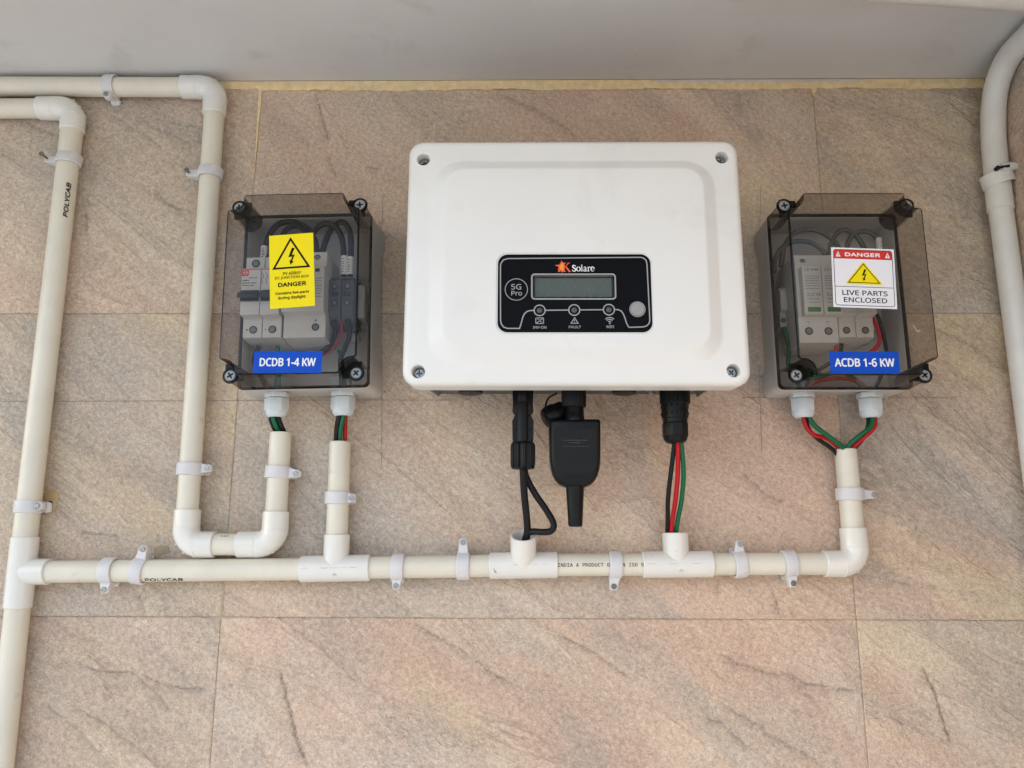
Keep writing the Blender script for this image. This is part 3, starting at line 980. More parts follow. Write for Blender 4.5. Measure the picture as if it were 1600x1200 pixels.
lid = MB()
loops = []
for d, ins, r in ((92, 1.2, 13), (113.5, 0.2, 13)):
    loops.append(rr3(X0 + ins, X1 - ins, Z0 + ins, Z1 - ins, r, d))
for k in range(1, 6):
    a = R(90 * k / 5)
    i = 0.2 + 6.0 * (1 - math.cos(a))
    loops.append(rr3(X0 + i, X1 - i, Z0 + i, Z1 - i, 13 - i * 0.6, 113.5 + 6.5 * math.sin(a)))
OX0, OX1, OZ0, OZ1 = 204.5, 457.0, 218.6, 405.6
IX0, IX1, IZ0, IZ1 = 218.0, 444.6, 231.6, 394.6
loops.append(rr3(OX0 - 1.5, OX1 + 1.5, OZ0 - 1.5, OZ1 + 1.5, 28.5, 120.0))
for t, e in ((0.0, 0.12), (0.12, 0.6), (0.88, 7.4), (1.0, 7.9)):
    loops.append(rr3(OX0 + (IX0 - OX0) * t, OX1 + (IX1 - OX1) * t, OZ0 + (IZ0 - OZ0) * t, OZ1 + (IZ1 - OZ1) * t, 27 - 10 * t, 120 + e))
loops.append(rr3(IX0 + 1.5, IX1 - 1.5, IZ0 + 1.5, IZ1 - 1.5, 15.5, 128.0))
lid.loft(loops)
lo = part('lid', lid, M['white'], inv)
SCREWS = [(196.3, 408.0), (464.6, 409.2), (197.0, 212.2), (464.6, 213.2)]
PX0, PX1, PZ0, PZ1 = 264.5, 396.0, 244.6, 314.4
cut = [MB().lathe((x, 107, z), (0, 1, 0), [(0, 5.3), (10, 5.5), (12.2, 5.7), (14.5, 7.6)], 32) for x, z in SCREWS]
cut.append(MB().loft([rr3(PX0 - 1.2, PX1 + 1.2, PZ0 - 1.2, PZ1 + 1.2, 9.5, 126.9), rr3(PX0 - 1.2, PX1 + 1.2, PZ0 - 1.2, PZ1 + 1.2, 9.5, 127.7), rr3(PX0 - 2.4, PX1 + 2.4, PZ0 - 2.4, PZ1 + 2.4, 10.5, 128.6)]))
WX0, WX1, WZ0, WZ1 = 294.0, 365.0, 274.4, 296.0
cut.append(MB().loft([rr3(WX0, WX1, WZ0, WZ1, 2, 121.5), rr3(WX0, WX1, WZ0, WZ1, 2, 128)]))
apply_bool(lo, cut)

def cross_screw(name, th, x, d, z, r, m, ang=0.0, parent=None, cyl=False):
    """Pan head with a sunk cross: a rimmed disc whose face has a real cross-shaped pocket."""
    mb = MB()
    a, b = r * 0.62, r * 0.17
    cr = [(a, b), (b, b), (b, a), (-b, a), (-b, b), (-a, b), (-a, -b), (-b, -b), (-b, -a), (b, -a), (b, -b), (a, -b)]
    ca, sa = math.cos(R(ang)), math.sin(R(ang))
    cr = [(x + p * ca - q2 * sa, z + p * sa + q2 * ca) for p, q2 in cr]
    n = 24
    fn = lambda px, pz: (px, d, pz)
    outer = circ(x, z, r * 0.86, n)
    flatp = outer + cr
    tri = geometry.tessellate_polygon([[Vector((p[0], p[1], 0)) for p in outer], [Vector((p[0], p[1], 0)) for p in cr]])
    mb.add([(p[0], d, p[1]) for p in flatp], tri)
    mb.loft([[(p[0], d, p[1]) for p in outer], [(p[0], d - 0.25 * r * 0.5, p[1]) for p in circ(x, z, r, n)], [(p[0], d - 0.5 * r, p[1]) for p in circ(x, z, r, n)]], False, False)
    o = part(name, mb, m, th, parent)
    mb2 = MB()
    mb2.loft([[(p[0], d, p[1]) for p in cr], [(x + (p[0] - x) * 0.8, d - 0.45 * r, z + (p[1] - z) * 0.8) for p in cr]], False, True)
    part('recess', mb2, M['steel_dark'], th, o, smooth=0)
    return o

for k, (x, z) in enumerate(SCREWS):
    cross_screw('screw', inv, x, 111.0, z, 4.3, M['steel'], 20 + 37 * k)

body = MB()
body.loft([rr3(X0 + 9, X1 - 9, Z0 + 14.5, Z1 - 7, 10, 6), rr3(X0 + 9, X1 - 9, Z0 + 12, Z1 - 7, 10, 93)])
for k in range(22):
    x = X0 + 16 + k * 12.4
    body.box(x, x + 2.2, 4, 60, Z0 + 30, Z1 - 6.0)
part('body', body, M['heatsink'], inv, bevel=0.6, segs=1)
for x, s in ((203.0, 1), (456.5, -1)):
    bk = MB()
    bk.loft([[(x + s * a, d, Z0 + e) for a, e in ((-6, 15.5), (4, 15.5), (4, 13.0), (1.6, 8.6), (0.2, 8.9))] for d in (22, 30)])
    part('bracket', bk, M['heatsink'], inv, smooth=0)
for x in (238.0, 379.5):
    pl = MB().lathe((x, 60, Z0 + 14), (0, 0, -1), [(0, 11.5), (8.0, 11.5), (9.6, 10.8), (10.2, 8.0)], 28)
    part('blanking_plug', pl, M['black'], inv)
eb = MB().lathe((404, 62, Z0 + 14), (0, 0, -1), [(0, 5.2), (7.6, 5.2), (7.8, 3.6), (10.6, 3.4), (11.6, 1.8)], 18)
part('earth_screw', eb, M['steel'], inv)

# front panel: black film with window, print, lamps, button
d0 = 127.25
film = MB().plate([rrect(PX0, PX1, PZ0, PZ1, 8.5, 8), rrect(WX0 + 1.0, WX1 - 1.0, WZ0 + 0.9, WZ1 - 0.9, 1.6, 4)], 127.0, d0)
panel = part('display_panel', film, M['label_black'], inv, smooth=0)
P = flat(d0 + 0.06)
pr = MB()
lines_w = 1.0
path = [(375.9, 248.9), (388, 249.3), (391.0, 250.2), (393.0, 252.2), (393.8, 255), (393.0, 305), (392.4, 308.6), (390.4, 310.8), (387.5, 311.6), (273, 310.6), (269.2, 309.4), (267.0, 306.2), (266.6, 303.5),
        (267.0, 255.5), (267.6, 252.0), (269.6, 249.2), (273, 248.0), (283.2, 248.0), (284.6, 252.5), (286.0, 258.0), (287.4, 261.0), (289.6, 263.0), (292.4, 263.8), (295.4, 263.9)]
line(pr, path, lines_w, P)
line(pr, [(305.1, 264.0), (324.9, 264.2)], lines_w, P)
line(pr, [(334.7, 264.3), (354.4, 264.5)], lines_w, P)
line(pr, [(364.1, 264.6), (367.2, 264.5), (369.6, 263.4), (371.4, 261.0), (372.8, 257.0), (374.2, 252.0), (375.9, 248.9)], lines_w, P)
line(pr, rrect(WX0 - 0.3, WX1 + 0.3, WZ0 - 0.3, WZ1 + 0.3, 2.6, 5), 1.3, P, closed=True)
ring(pr, 280.4, 282.6, 9.6, 0.65, P, 48)
write(pr, '5G', 280.3, 285.0, 8.7, 5.0, P, 0.10)
write(pr, 'Pro', 280.7, 279.2, 9.2, 4.2, P, 0.09)
LEDS = [(300.3, 263.9), (329.8, 264.2), (359.3, 264.5)]
for x, z in LEDS:
    ring(pr, x, z, 4.7, 1.0, P)
line(pr, rrect(297.0, 303.6, 252.3, 257.2, 0.5, 2), 0.65, P, closed=True)
line(pr, [(297.4, 252.7), (303.2, 256.8)], 0.6, P)
line(pr, [(298.0, 256.0), (300.2, 256.0)], 0.45, P)
line(pr, [(300.6, 253.6), (301.6, 254.0), (302.6, 253.4)], 0.45, P)
line(pr, [(330.0, 257.4), (333.0, 252.5), (327.0, 252.5)], 0.75, P, closed=True)
line(pr, [(330.0, 255.7), (330.0, 254.2)], 0.65, P)
fillp(pr, circ(330.0, 253.35, 0.33, 8), P)
for r in (1.9, 3.6, 5.2):
    line(pr, [(359.8 + r * math.cos(R(a)), 252.4 + r * math.sin(R(a))) for a in range(45, 136, 10)], 0.8, P)
fillp(pr, circ(359.8, 252.5, 0.75, 10), P)
write(pr, 'INV-ON', 300.3, 248.9, 11.4, 2.4, P, 0.06)
write(pr, 'FAULT', 330.2, 249.2, 10.4, 2.4, P, 0.06)
write(pr, 'WIFI', 360.0, 249.4, 6.8, 2.4, P, 0.06)
part('lettering', pr, M['print_grey'], inv, panel, smooth=0)
# brand lettering: Roman letters built from thick and thin strokes
bw = MB()
def serif(mb, s, x, zb, xh, cap, P):
    def arcp(cx, cz, rx, rz, a0, a1, n=12):
        return [(cx + rx * math.cos(R(a0 + (a1 - a0) * k / n)), cz + rz * math.sin(R(a0 + (a1 - a0) * k / n))) for k in range(n + 1)]
    def sw(pts, thin, thick, fn=lambda t: math.sin(math.pi * t)):
        n = len(pts)
        line(mb, pts, 1, P, ws=[thin + (thick - thin) * max(0, fn(k / (n - 1))) for k in range(n)])
    k = xh
    for ch in s:
        if ch == 'S':
            h = cap
            pts = catmull([(x + 0.52 * h, zb + 0.80 * h, 0), (x + 0.40 * h, zb + 0.96 * h, 0), (x + 0.20 * h, zb + 0.95 * h, 0), (x + 0.09 * h, zb + 0.76 * h, 0), (x + 0.26 * h, zb + 0.56 * h, 0), (x + 0.46 * h, zb + 0.42 * h, 0), (x + 0.55 * h, zb + 0.22 * h, 0), (x + 0.40 * h, zb + 0.04 * h, 0), (x + 0.18 * h, zb + 0.04 * h, 0), (x + 0.05 * h, zb + 0.22 * h, 0)], 5)
            sw([(p.x, p.y) for p in pts], 0.07 * h, 0.19 * h)
            line(mb, [(x + 0.54 * h, zb + 0.97 * h), (x + 0.52 * h, zb + 0.72 * h)], 0.05 * h, P)
            line(mb, [(x + 0.03 * h, zb + 0.02 * h), (x + 0.04 * h, zb + 0.30 * h)], 0.05 * h, P)
            x += 0.66 * h
        elif ch == 'o':
            pts = arcp(x + 0.44 * k, zb + 0.5 * k, 0.38 * k, 0.46 * k, 90, 450, 28)
            line(mb, pts[:-1], 1, P, closed=True, ws=[0.09 * k + 0.13 * k * abs(math.sin(math.pi * 2 * i / 28)) for i in range(28)])
            x += 0.95 * k
        elif ch == 'l':
            line(mb, [(x + 0.2 * k, zb), (x + 0.2 * k, zb + cap * 1.06)], 0.17 * k, P)
            line(mb, [(x, zb + 0.04 * k), (x + 0.4 * k, zb + 0.04 * k)], 0.08 * k, P)
            line(mb, [(x + 0.02 * k, zb + cap * 1.0), (x + 0.2 * k, zb + cap * 1.05)], 0.08 * k, P)
            x += 0.50 * k
        elif ch == 'a':
            pts = catmull([(x + 0.08 * k, zb + 0.74 * k, 0), (x + 0.22 * k, zb + 0.94 * k, 0), (x + 0.42 * k, zb + 0.92 * k, 0), (x + 0.52 * k, zb + 0.70 * k, 0), (x + 0.52 * k, zb + 0.20 * k, 0), (x + 0.60 * k, zb + 0.04 * k, 0), (x + 0.74 * k, zb + 0.10 * k, 0)], 5)
            sw([(p.x, p.y) for p in pts], 0.09 * k, 0.18 * k)
            pts = catmull([(x + 0.52 * k, zb + 0.58 * k, 0), (x + 0.22 * k, zb + 0.46 * k, 0), (x + 0.07 * k, zb + 0.24 * k, 0), (x + 0.20 * k, zb + 0.05 * k, 0), (x + 0.38 * k, zb + 0.08 * k, 0), (x + 0.52 * k, zb + 0.22 * k, 0)], 5)
            sw([(p.x, p.y) for p in pts], 0.08 * k, 0.17 * k)
            x += 0.82 * k
        elif ch == 'r':
            line(mb, [(x + 0.2 * k, zb), (x + 0.2 * k, zb + 0.97 * k)], 0.17 * k, P)
            line(mb, [(x, zb + 0.04 * k), (x + 0.46 * k, zb + 0.04 * k)], 0.08 * k, P)
            line(mb, [(x + 0.02 * k, zb + 0.9 * k), (x + 0.2 * k, zb + 0.95 * k)], 0.08 * k, P)
            pts = catmull([(x + 0.24 * k, zb + 0.66 * k, 0), (x + 0.38 * k, zb + 0.90 * k, 0), (x + 0.54 * k, zb + 0.94 * k, 0), (x + 0.62 * k, zb + 0.84 * k, 0)], 5)
            line(mb, [(p.x, p.y) for p in pts], 1, P, ws=[0.06 * k + 0.12 * k * i / (len(pts) - 1) for i in range(len(pts))])
            x += 0.70 * k
        elif ch == 'e':
            pts = arcp(x + 0.42 * k, zb + 0.5 * k, 0.36 * k, 0.46 * k, 0, 318, 24)
            line(mb, pts, 1, P, ws=[0.07 * k + 0.15 * k * max(0, math.sin(math.pi * min(1, i / 22))) for i in range(25)])
            line(mb, [(x + 0.1 * k, zb + 0.52 * k), (x + 0.79 * k, zb + 0.52 * k)], 0.07 * k, P)
            x += 0.86 * k
serif(bw, 'Solare', 328.4, 298.9, 4.15, 5.6, P)
part('lettering', bw, M['print_white'], inv, panel, smooth=0)
P2 = flat(d0 + 0.22)
kf = MB()
line(kf, [(321.3, 298.5), (321.3, 306.6)], 1.75, P)
line(kf, [(319.4, 306.4), (323.2, 306.4)], 0.5, P)
line(kf, [(319.4, 298.7), (323.2, 298.7)], 0.5, P)
line(kf, [(322.0, 302.4), (325.4, 306.3)], 0.55, P)
line(kf, [(324.2, 306.4), (326.6, 306.4)], 0.45, P)
line(kf, [(322.9, 303.3), (326.4, 298.6)], 1, P, ws=[1.1, 1.5])
line(kf, [(325.2, 298.7), (327.4, 298.7)], 0.45, P)
fillp(kf, [(321.5, 298.6), (321.5, 306.8), (320.4, 307.2), (319.2, 309.0), (319.0, 307.0), (317.8, 306.4), (318.2, 305.4), (316.6, 304.8), (315.2, 304.9), (313.6, 304.2), (315.4, 303.8), (316.6, 303.0), (317.0, 301.9), (315.9, 301.4), (316.8, 300.6), (316.0, 299.0), (317.4, 298.2), (318.6, 299.4), (319.5, 297.6), (320.3, 299.0)], P)
part('emblem', kf, M['redorange'], inv, panel, smooth=0)
fl = MB()
fillp(fl, [(321.0, 299.6), (321.0, 305.9), (319.6, 306.3), (318.9, 305.0), (317.6, 304.2), (318.0, 303.0), (317.7, 301.7), (318.1, 300.6), (319.4, 300.5), (320.2, 299.9)], P2)
part('flame', fl, M['orange'], inv, panel, smooth=0)
part('screen', MB().plate([rrect(WX0 + 0.2, WX1 - 0.2, WZ0 + 0.2, WZ1 - 0.2, 1.0, 2)], 122.0, 123.0)
     .box(WX0 + 0.3, WX1 - 0.3, 123, 126.4, WZ0 + 0.3, WZ0 + 0.6), M['lcd_frame'], inv, panel, smooth=0)
part('lcd', MB().plate([rrect(WX0 + 2.6, WX1 - 2.6, WZ0 + 2.2, WZ1 - 2.4, 0.6, 2)], 123.0, 124.6), M['lcd'], inv, panel, smooth=0)
for x, z in LEDS:
    part('lamp', MB().lathe((x, 127.1, z), (0, 1, 0), [(0, 2.5), (0.35, 2.4), (0.6, 1.6), (0.7, 0.6)], 20), M['led'], inv, panel)
bt = MB().lathe((383.6, 127.1, 264.9), (0, 1, 0), [(0, 6.0), (1.1, 5.9), (1.5, 5.4), (1.55, 3.0)], 32)
bo = part('button', bt, M['button'], inv, panel)
part('button_ring', ring(MB(), 383.6, 264.9, 6.55, 0.7, P), M['print_grey'], inv, panel, smooth=0)

# ------------------------------------------------------------------ the two smoked enclosures
HX, HZ = 60.9, 85.2
def notch_outline(hx, hz, r=11.0, q=2.4):
    o = []
    quarter = []
    # top edge to right edge around the screw well at (57, 81.5)
    cx, cz = 57.0, 81.5
    def fil(px, pz, a0, a1, rr, n=4):
        return [(px + rr * math.cos(R(a0 + (a1 - a0) * k / n)), pz + rr * math.sin(R(a0 + (a1 - a0) * k / n))) for k in range(n + 1)]
    quarter += fil(cx - r - q + 0.2, hz - q, 90, 0, q)
    quarter += fil(cx, cz, 180, 270, r, 10)
    quarter += fil(hx - q, cz - r - q + 0.2, 90, 0, q)
    # clockwise from top-right; mirror for the others
    tr = quarter
    br = [(x, -z) for x, z in reversed(quarter)]
    bl = [(-x, -z) for x, z in quarter]
    tl = [(-x, z) for x, z in reversed(quarter)]
    return tr + br + bl + tl
NQ = 5 + 11 + 5

def lid_mesh():
    mb = MB()
    mb.cur = 0
    out0 = notch_outline(HX, HZ)
    prof = ((47.0, 1.3, 1.9), (80.0, 0.45, 0.6), (97.9, 0.0, 0.05), (99.5, -0.35, -0.3), (100.0, -1.4, -1.2))
    loops = [[(x, d, z) for x, z in notch_outline(HX + e, HZ + f, 11.0 + (0.4 if d > 99 else 0))] for d, e, f in prof]
    n = len(out0)
    # plain walls smoked, the well walls in the corners thicker and darker, the front rim's edge shade put into its tint
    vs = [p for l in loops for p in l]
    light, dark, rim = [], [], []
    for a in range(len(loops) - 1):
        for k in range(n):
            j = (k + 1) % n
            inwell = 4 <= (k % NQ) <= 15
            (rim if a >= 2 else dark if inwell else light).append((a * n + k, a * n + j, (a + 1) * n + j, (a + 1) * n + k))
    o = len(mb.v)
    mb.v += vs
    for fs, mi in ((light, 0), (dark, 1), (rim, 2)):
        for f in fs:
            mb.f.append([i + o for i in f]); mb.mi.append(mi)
    mb.cur = 0
    mb.sheet([[(p[0], p[2]) for p in loops[-1]]], 100.0)
    # corner columns with a screw shelf, closed outside by a rounded corner wall
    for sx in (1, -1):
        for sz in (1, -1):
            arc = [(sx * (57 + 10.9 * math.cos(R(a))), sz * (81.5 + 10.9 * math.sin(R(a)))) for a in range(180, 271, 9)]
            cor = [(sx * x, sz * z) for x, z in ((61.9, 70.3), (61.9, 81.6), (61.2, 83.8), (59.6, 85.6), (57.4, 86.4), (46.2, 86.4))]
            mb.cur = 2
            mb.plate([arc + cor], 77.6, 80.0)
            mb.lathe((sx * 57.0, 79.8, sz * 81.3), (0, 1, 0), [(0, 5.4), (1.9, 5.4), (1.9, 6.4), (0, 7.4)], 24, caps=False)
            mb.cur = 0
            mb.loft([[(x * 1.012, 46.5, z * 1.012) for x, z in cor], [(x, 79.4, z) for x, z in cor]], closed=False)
    # flange frame that seats on the base
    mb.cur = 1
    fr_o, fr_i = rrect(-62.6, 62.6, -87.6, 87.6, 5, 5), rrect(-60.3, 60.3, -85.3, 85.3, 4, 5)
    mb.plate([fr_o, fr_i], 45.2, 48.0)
    return to_mesh('lid', mb, [M['smoke'], M['smoke_edge'], M['smoke_rim_shade']], (0, 0, 0), smooth=30)

def base_mesh(foot=0.995, shift=0.0):
    mb = MB()
    o1 = rrect(-62.8, 62.8, -87.8, 87.8, 5.5, 6)
    i1 = rrect(-60.0, 60.0, -85.0, 85.0, 4, 6)
    mb.plate([o1, i1], 38.0, 45.0)
    # body below the rim with bulging corner posts
    def lobed(s):
        q = [(62.6, 66), (62.6, 79)] + [(56.5 + 6.1 * math.cos(R(a)), 81.7 + 6.1 * math.sin(R(a))) for a in range(10, 90, 16)] + [(54, 87.6), (41, 87.6), (36, 84.6)]
        q = [(60.0, 58)] + q
        tr = [(x * s, z * s) for x, z in q]
        return tr + [(-x, z) for x, z in reversed(tr)] + [(-x, -z) for x, z in tr] + [(x, -z) for x, z in reversed(tr)]
    n = len(lobed(1))
    mb.loft([[(x * foot + shift, 0.6, z * min(foot, 1.02)) for x, z in lobed(1.0)], [(x, 38.0, z) for x, z in lobed(1.0)]], True, False)
    mb.loft([[(x, 38.0, z) for x, z in i1], [(x, 6.0, z) for x, z in rrect(-59.2, 59.2, -84.2, 84.2, 4, 6)]], False, True)
    # moulded posts and rail lugs inside
    for x in (-40, 40):
        for z in (-30, 30):
            mb.lathe((x, 6, z), (0, 1, 0), [(0, 5), (8, 4.2), (8, 2)], 14)
    return to_mesh('base', mb, M['tray'], (0, 0, 0), smooth=30)

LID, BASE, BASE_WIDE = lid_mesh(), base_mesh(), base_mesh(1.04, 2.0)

def add_mesh(name, me, th, parent=None):
    ob = bpy.data.objects.new(name, me)
    COL.objects.link(ob)
    ob.parent = parent or th.ob
    return ob

FD = ((76.9, 0, 299.5), 1.25)                 # left box frame: centre, tilt
FA = ((588.2, 0, 299.0), 0.0)
dc = Thing('junction_box', 'smoked clear junction box with a yellow danger sticker, left of the inverter', 'junction box', (0, 0, 0), FD)
ac = Thing('junction_box', 'smoked clear junction box with a white and red danger sticker, right of the inverter', 'junction box', (0, 0, 0), FA)

def gland(th, x):
    mb = MB()
    c = (x, 22, -86.5)
    mb.lathe(c, (0, 0, -1), [(0, 12.0), (4.6, 12.0), (5.2, 11.4)], 6, phase=R(30))
    g1 = part('cable_gland', mb, M['gland'], th, bevel=0.7)
    nut = MB()
    nut.lathe((x, 22, -92.2), (0, 0, -1), [(0, 11.6), (0.6, 12.0), (11.4, 11.9), (12.0, 11.2)], 6, phase=R(10))
    part('nut', nut, M['gland'], th, g1, bevel=0.9)
    dome = MB().lathe((x, 22, -103.8), (0, 0, -1), [(0, 10.6), (2.4, 10.4), (4.6, 9.6), (6.4, 7.8), (7.0, 6.6), (6.4, 5.6), (2, 5.4)], 28)
    part('dome', dome, M['gland'], th, g1)

for th in (dc, ac):
    add_mesh('base', BASE_WIDE if th is dc else BASE, th)
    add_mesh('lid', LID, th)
    k = 0
    for sx in (-1, 1):
        for sz in (-1, 1):
            so = cross_screw('screw', th, sx * 57.0, 81.2, sz * 81.3, 5.0, M['zinc'], (32, 12, 40, 5)[k])
            k += 1
    gland(th, -32.2)
    gland(th, 32.6)

def bolt_sign(mb, cx, cz, s, P):
    """High-voltage arrow: two slanted bars joined by a zigzag, with an arrow head."""
    fillp(mb, [(cx + x * s, cz + z * s) for x, z in ((0.10, 1.0), (0.40, 0.92), (0.06, 0.14), (0.40, 0.18), (0.07, -0.62), (-0.10, -0.56), (0.12, -0.04), (-0.32, -0.10))], P)
    fillp(mb, [(cx + x * s, cz + z * s) for x, z in ((-0.22, -0.44), (0.26, -0.62), (-0.10, -1.0))], P)

def placed(cx, cz, ang, d):
    ca, sa = math.cos(R(ang)), math.sin(R(ang))
    return lambda u, v: (cx + u * ca - v * sa, d, cz + u * sa + v * ca)

def sticker(th, name, w, h, cx, cz, ang, mat, label, r=0.15):
    mb = MB()
    fp = placed(cx, cz, ang, 0)
    mb.plate([rrect(-w / 2, w / 2, -h / 2, h / 2, r, 2)], 100.05, 100.22, fn=lambda x, z, d: (fp(x, z)[0], d, fp(x, z)[2]))
    return part(name, mb, M[mat], th, label=label, smooth=0), placed(cx, cz, ang, 100.30), placed(cx, cz, ang, 100.36), placed(cx, cz, ang, 100.42)

# yellow sticker
st, P1, P2, P3 = sticker(dc, 'warning_sticker', 40.2, 69.6, 1.0, 10.3, 3.2, 'yellow', 'yellow danger sticker')
b = MB()
line(b, [(-0.6, 30.2), (15.4, 2.8), (-16.2, 2.8)], 1.75, P1, closed=True)
bolt_sign(b, -0.3, 13.6, 8.2, P1)
write(b, 'PV ARRAY', 0.2, -2.6, 16.4, 3.0, P1, 0.07)
write(b, 'DC JUNCTION BOX', 0.0, -6.6, 30.8, 3.1, P1, 0.07)
write(b, 'DANGER', 0.1, -13.0, 25.4, 4.2, P1, 0.26)
write(b, 'Contains live parts', 0.1, -21.2, 30.2, 3.4, P1, 0.13)
write(b, 'during daylight.', -0.2, -25.6, 25.4, 3.7, P1, 0.13)
part('lettering', b, M['print_black'], dc, st, smooth=0)
# blue stickers
for th, s, w, cx, cz, ang, tw, lab in ((dc, 'DCDB 1-4 KW', 60.4, 0.6, -74.6, -1.1, 49.6, 'blue name sticker'), (ac, 'ACDB 1-6 KW', 60.2, -4.2, -74.3, -0.2, 52.0, 'blue name sticker')):
    st, P1, P2, P3 = sticker(th, 'name_sticker', w, 19.8, cx, cz, ang, 'blue', lab)
    b = MB()
    write(b, s, 0.0, 0.0, tw, 7.7, P1, 0.30)
    part('lettering', b, M['print_white'], th, st, smooth=0)
# white sticker
st, P1, P2, P3 = sticker(ac, 'warning_sticker', 56.0, 56.0, 2.0, 3.2, -2.2, 'sticker_white', 'white danger sticker with a red band')
b = MB()
fillp(b, rrect(-25.9, 25.9, 17.6, 26.0, 2.2, 4)[:10] + [(-25.9, 17.6), (25.9, 17.6)], P1)
part('red_band', b, M['red'], ac, st, smooth=0)
b = MB()
line(b, rrect(-26.0, 26.0, -26.0, 26.1, 2.4, 5), 0.5, P2, closed=True)
line(b, [(-26, -8.6), (26, -8.6)], 0.45, P1)
write(b, 'LIVE PARTS', 0.2, -14.2, 40.0, 4.7, P1, 0.12)
write(b, 'ENCLOSED', 0.4, -20.8, 38.2, 4.7, P1, 0.12)
line(b, [(0.0, 13.0), (13.8, -4.6), (-13.8, -4.6)], 0.75, P2, closed=True)
bolt_sign(b, 0.1, 2.6, 5.6, P3)
for u in (-22.0, 22.0):
    line(b, [(u, 22.6), (u, 20.8)], 0.5, P3)
    fillp(b, circ(u, 20.0, 0.3, 8), P3)
part('lettering', b, M['print_black'], ac, st, smooth=0)
b = MB()
tri = [(0.0, 14.6), (1.0, 14.2), (16.0, -5.0), (15.6, -6.2), (-15.6, -6.2), (-16.0, -5.0), (-1.0, 14.2)]
fillp(b, tri, P1)
part('triangle', b, M['yellow'], ac, st, smooth=0)
b = MB()
write(b, 'DANGER', -0.2, 21.7, 31.6, 3.8, P2, 0.27)
for u in (-22.0, 22.0):
    fillp(b, [(u, 24.6), (u + 2.3, 19.3), (u - 2.3, 19.3)], P2)
part('danger_lettering', b, M['print_white'], ac, st, smooth=0)

sc2 = MB()
line(sc2, [(41.0, -40.0), (42.6, -42.2), (43.4, -44.6), (45.0, -46.0), (47.0, -45.2)], 0.35, flat(100.1))
line(sc2, [(30.0, -37.5), (30.4, -37.9)], 0.5, flat(100.1))
line(sc2, [(20.2, -84.0), (20.8, -84.2)], 0.5, flat(100.1))
line(sc2, [(46.4, -20.0), (46.6, -20.5)], 0.4, flat(100.1))
part('scratch', sc2, M['print_white'], ac, smooth=0)['kind'] = 'stuff'

# ------------------------------------------------------------------ what sits inside the boxes
def stepped(mb, x0, x1, steps, d0=12.0):
    """Side profile of a rail-mount device swept across its width. steps: (d, z) outline."""
    mb.loft([[(x0, d, z) for d, z in steps], [(x1, d, z) for d, z in steps]])
    return mb

PROF = [(12, 40), (58, 40), (58, 26), (68, 25.2), (68, -20.5), (58, -21.5), (58, -40.2), (44, -41.5), (12, -42)]

def terminal(th, x, z, d, r, parent):
    p = part('terminal_screw', MB().lathe((x, d + 0.15, z), (0, 1, 0), [(0, r), (0.15, r), (0.16, r * 0.9)], 20), M['hole'], th, parent)
    part('slot', MB().lathe((x, d + 0.3, z), (0, 1, 0), [(0, r * 0.74), (0.25, r * 0.7)], 16).box(x - r * 0.6, x + r * 0.6, d + 0.5, d + 0.62, z - r * 0.14, z + r * 0.14), M['steel_dark'], th, p)

def marks(mb, rows, P, seed):
    """Small illegible rating print: short broken dashes."""
    r = random.Random(seed)
    for x0, x1, z, h in rows:
        x = x0
        while x < x1:
            w = r.uniform(0.5, 1.5)
            line(mb, [(x, z), (min(x1, x + w), z)], h, P)
            x += w + r.uniform(0.25, 0.8)
    return mb

# --- left box
mcb = Thing('circuit_breaker', 'grey two-pole breaker with black toggles, left in the left smoked box', 'circuit breaker', (-37.5, 12, 0), FD)
b = MB()
stepped(b, -56.0, -37.9, PROF)
stepped(b, -37.5, -19.4, PROF)
body = part('body', b, M['device'], mcb, bevel=0.5, segs=1)
t = MB()
for x0, x1 in ((-56.6, -38.2), (-37.2, -18.8)):
    t.box(x0 + 0.5, x1 - 0.5, 66, 70, -7.5, 3)
    t.loft([[(x0 + 0.6, 68, -0.5), (x1 - 0.6, 68, -0.5), (x1 - 0.6, 68, 3), (x0 + 0.6, 68, 3)], [(x0, 76, -6.5), (x1, 76, -6.5), (x1, 76, -1.5), (x0, 76, -1.5)]])
part('toggle', t, M['toggle'], mcb, bevel=0.4, segs=1)
for x in (-46.6, -28.4):
    terminal(mcb, x, 33.6, 58, 4.0, body)
    terminal(mcb, x + 0.5, -32.4, 58, 3.8, body)
pm = MB()
P = flat(68.08)
marks(pm, [(-55, -49, 13.2, 1.3), (-55, -42, 10.6, 0.9), (-55, -44, 8.2, 0.9), (-49, -41, 15.6, 0.8)], P, 3)
for x in (-37.0, -33.0):
    line(pm, [(x, 20.5), (x + 1.8, 16.5), (x, 14), (x + 1, 9)], 0.45, P)
P58 = flat(58.08)
line(pm, [(-53.0, -32.4), (-51.0, -32.4)], 0.6, P58)
line(pm, [(-52.0, -31.4), (-52.0, -33.4)], 0.6, P58)
line(pm, [(-35.2, -32.6), (-33.4, -32.6)], 0.6, P58)
part('rating_print', pm, M['print_black'], mcb, body, smooth=0)['kind'] = 'stuff'
rp = MB()
fillp(rp, rrect(-55.8, -49.4, 17.4, 24.4, 1.2, 4), P)
line(rp, [(-50.0, 24.0), (-19.4, 24.0)], 0.8, P)
part('red_logo', rp, M['red'], mcb, body, smooth=0)
wp = MB()
ring(wp, -52.6, 21.0, 2.0, 0.45, flat(68.14), 16)
line(wp, [(-54.4, 21.0), (-50.8, 21.0)], 0.4, flat(68.14))
part('logo_ring', wp, M['sleeve'], mcb, body, smooth=0)

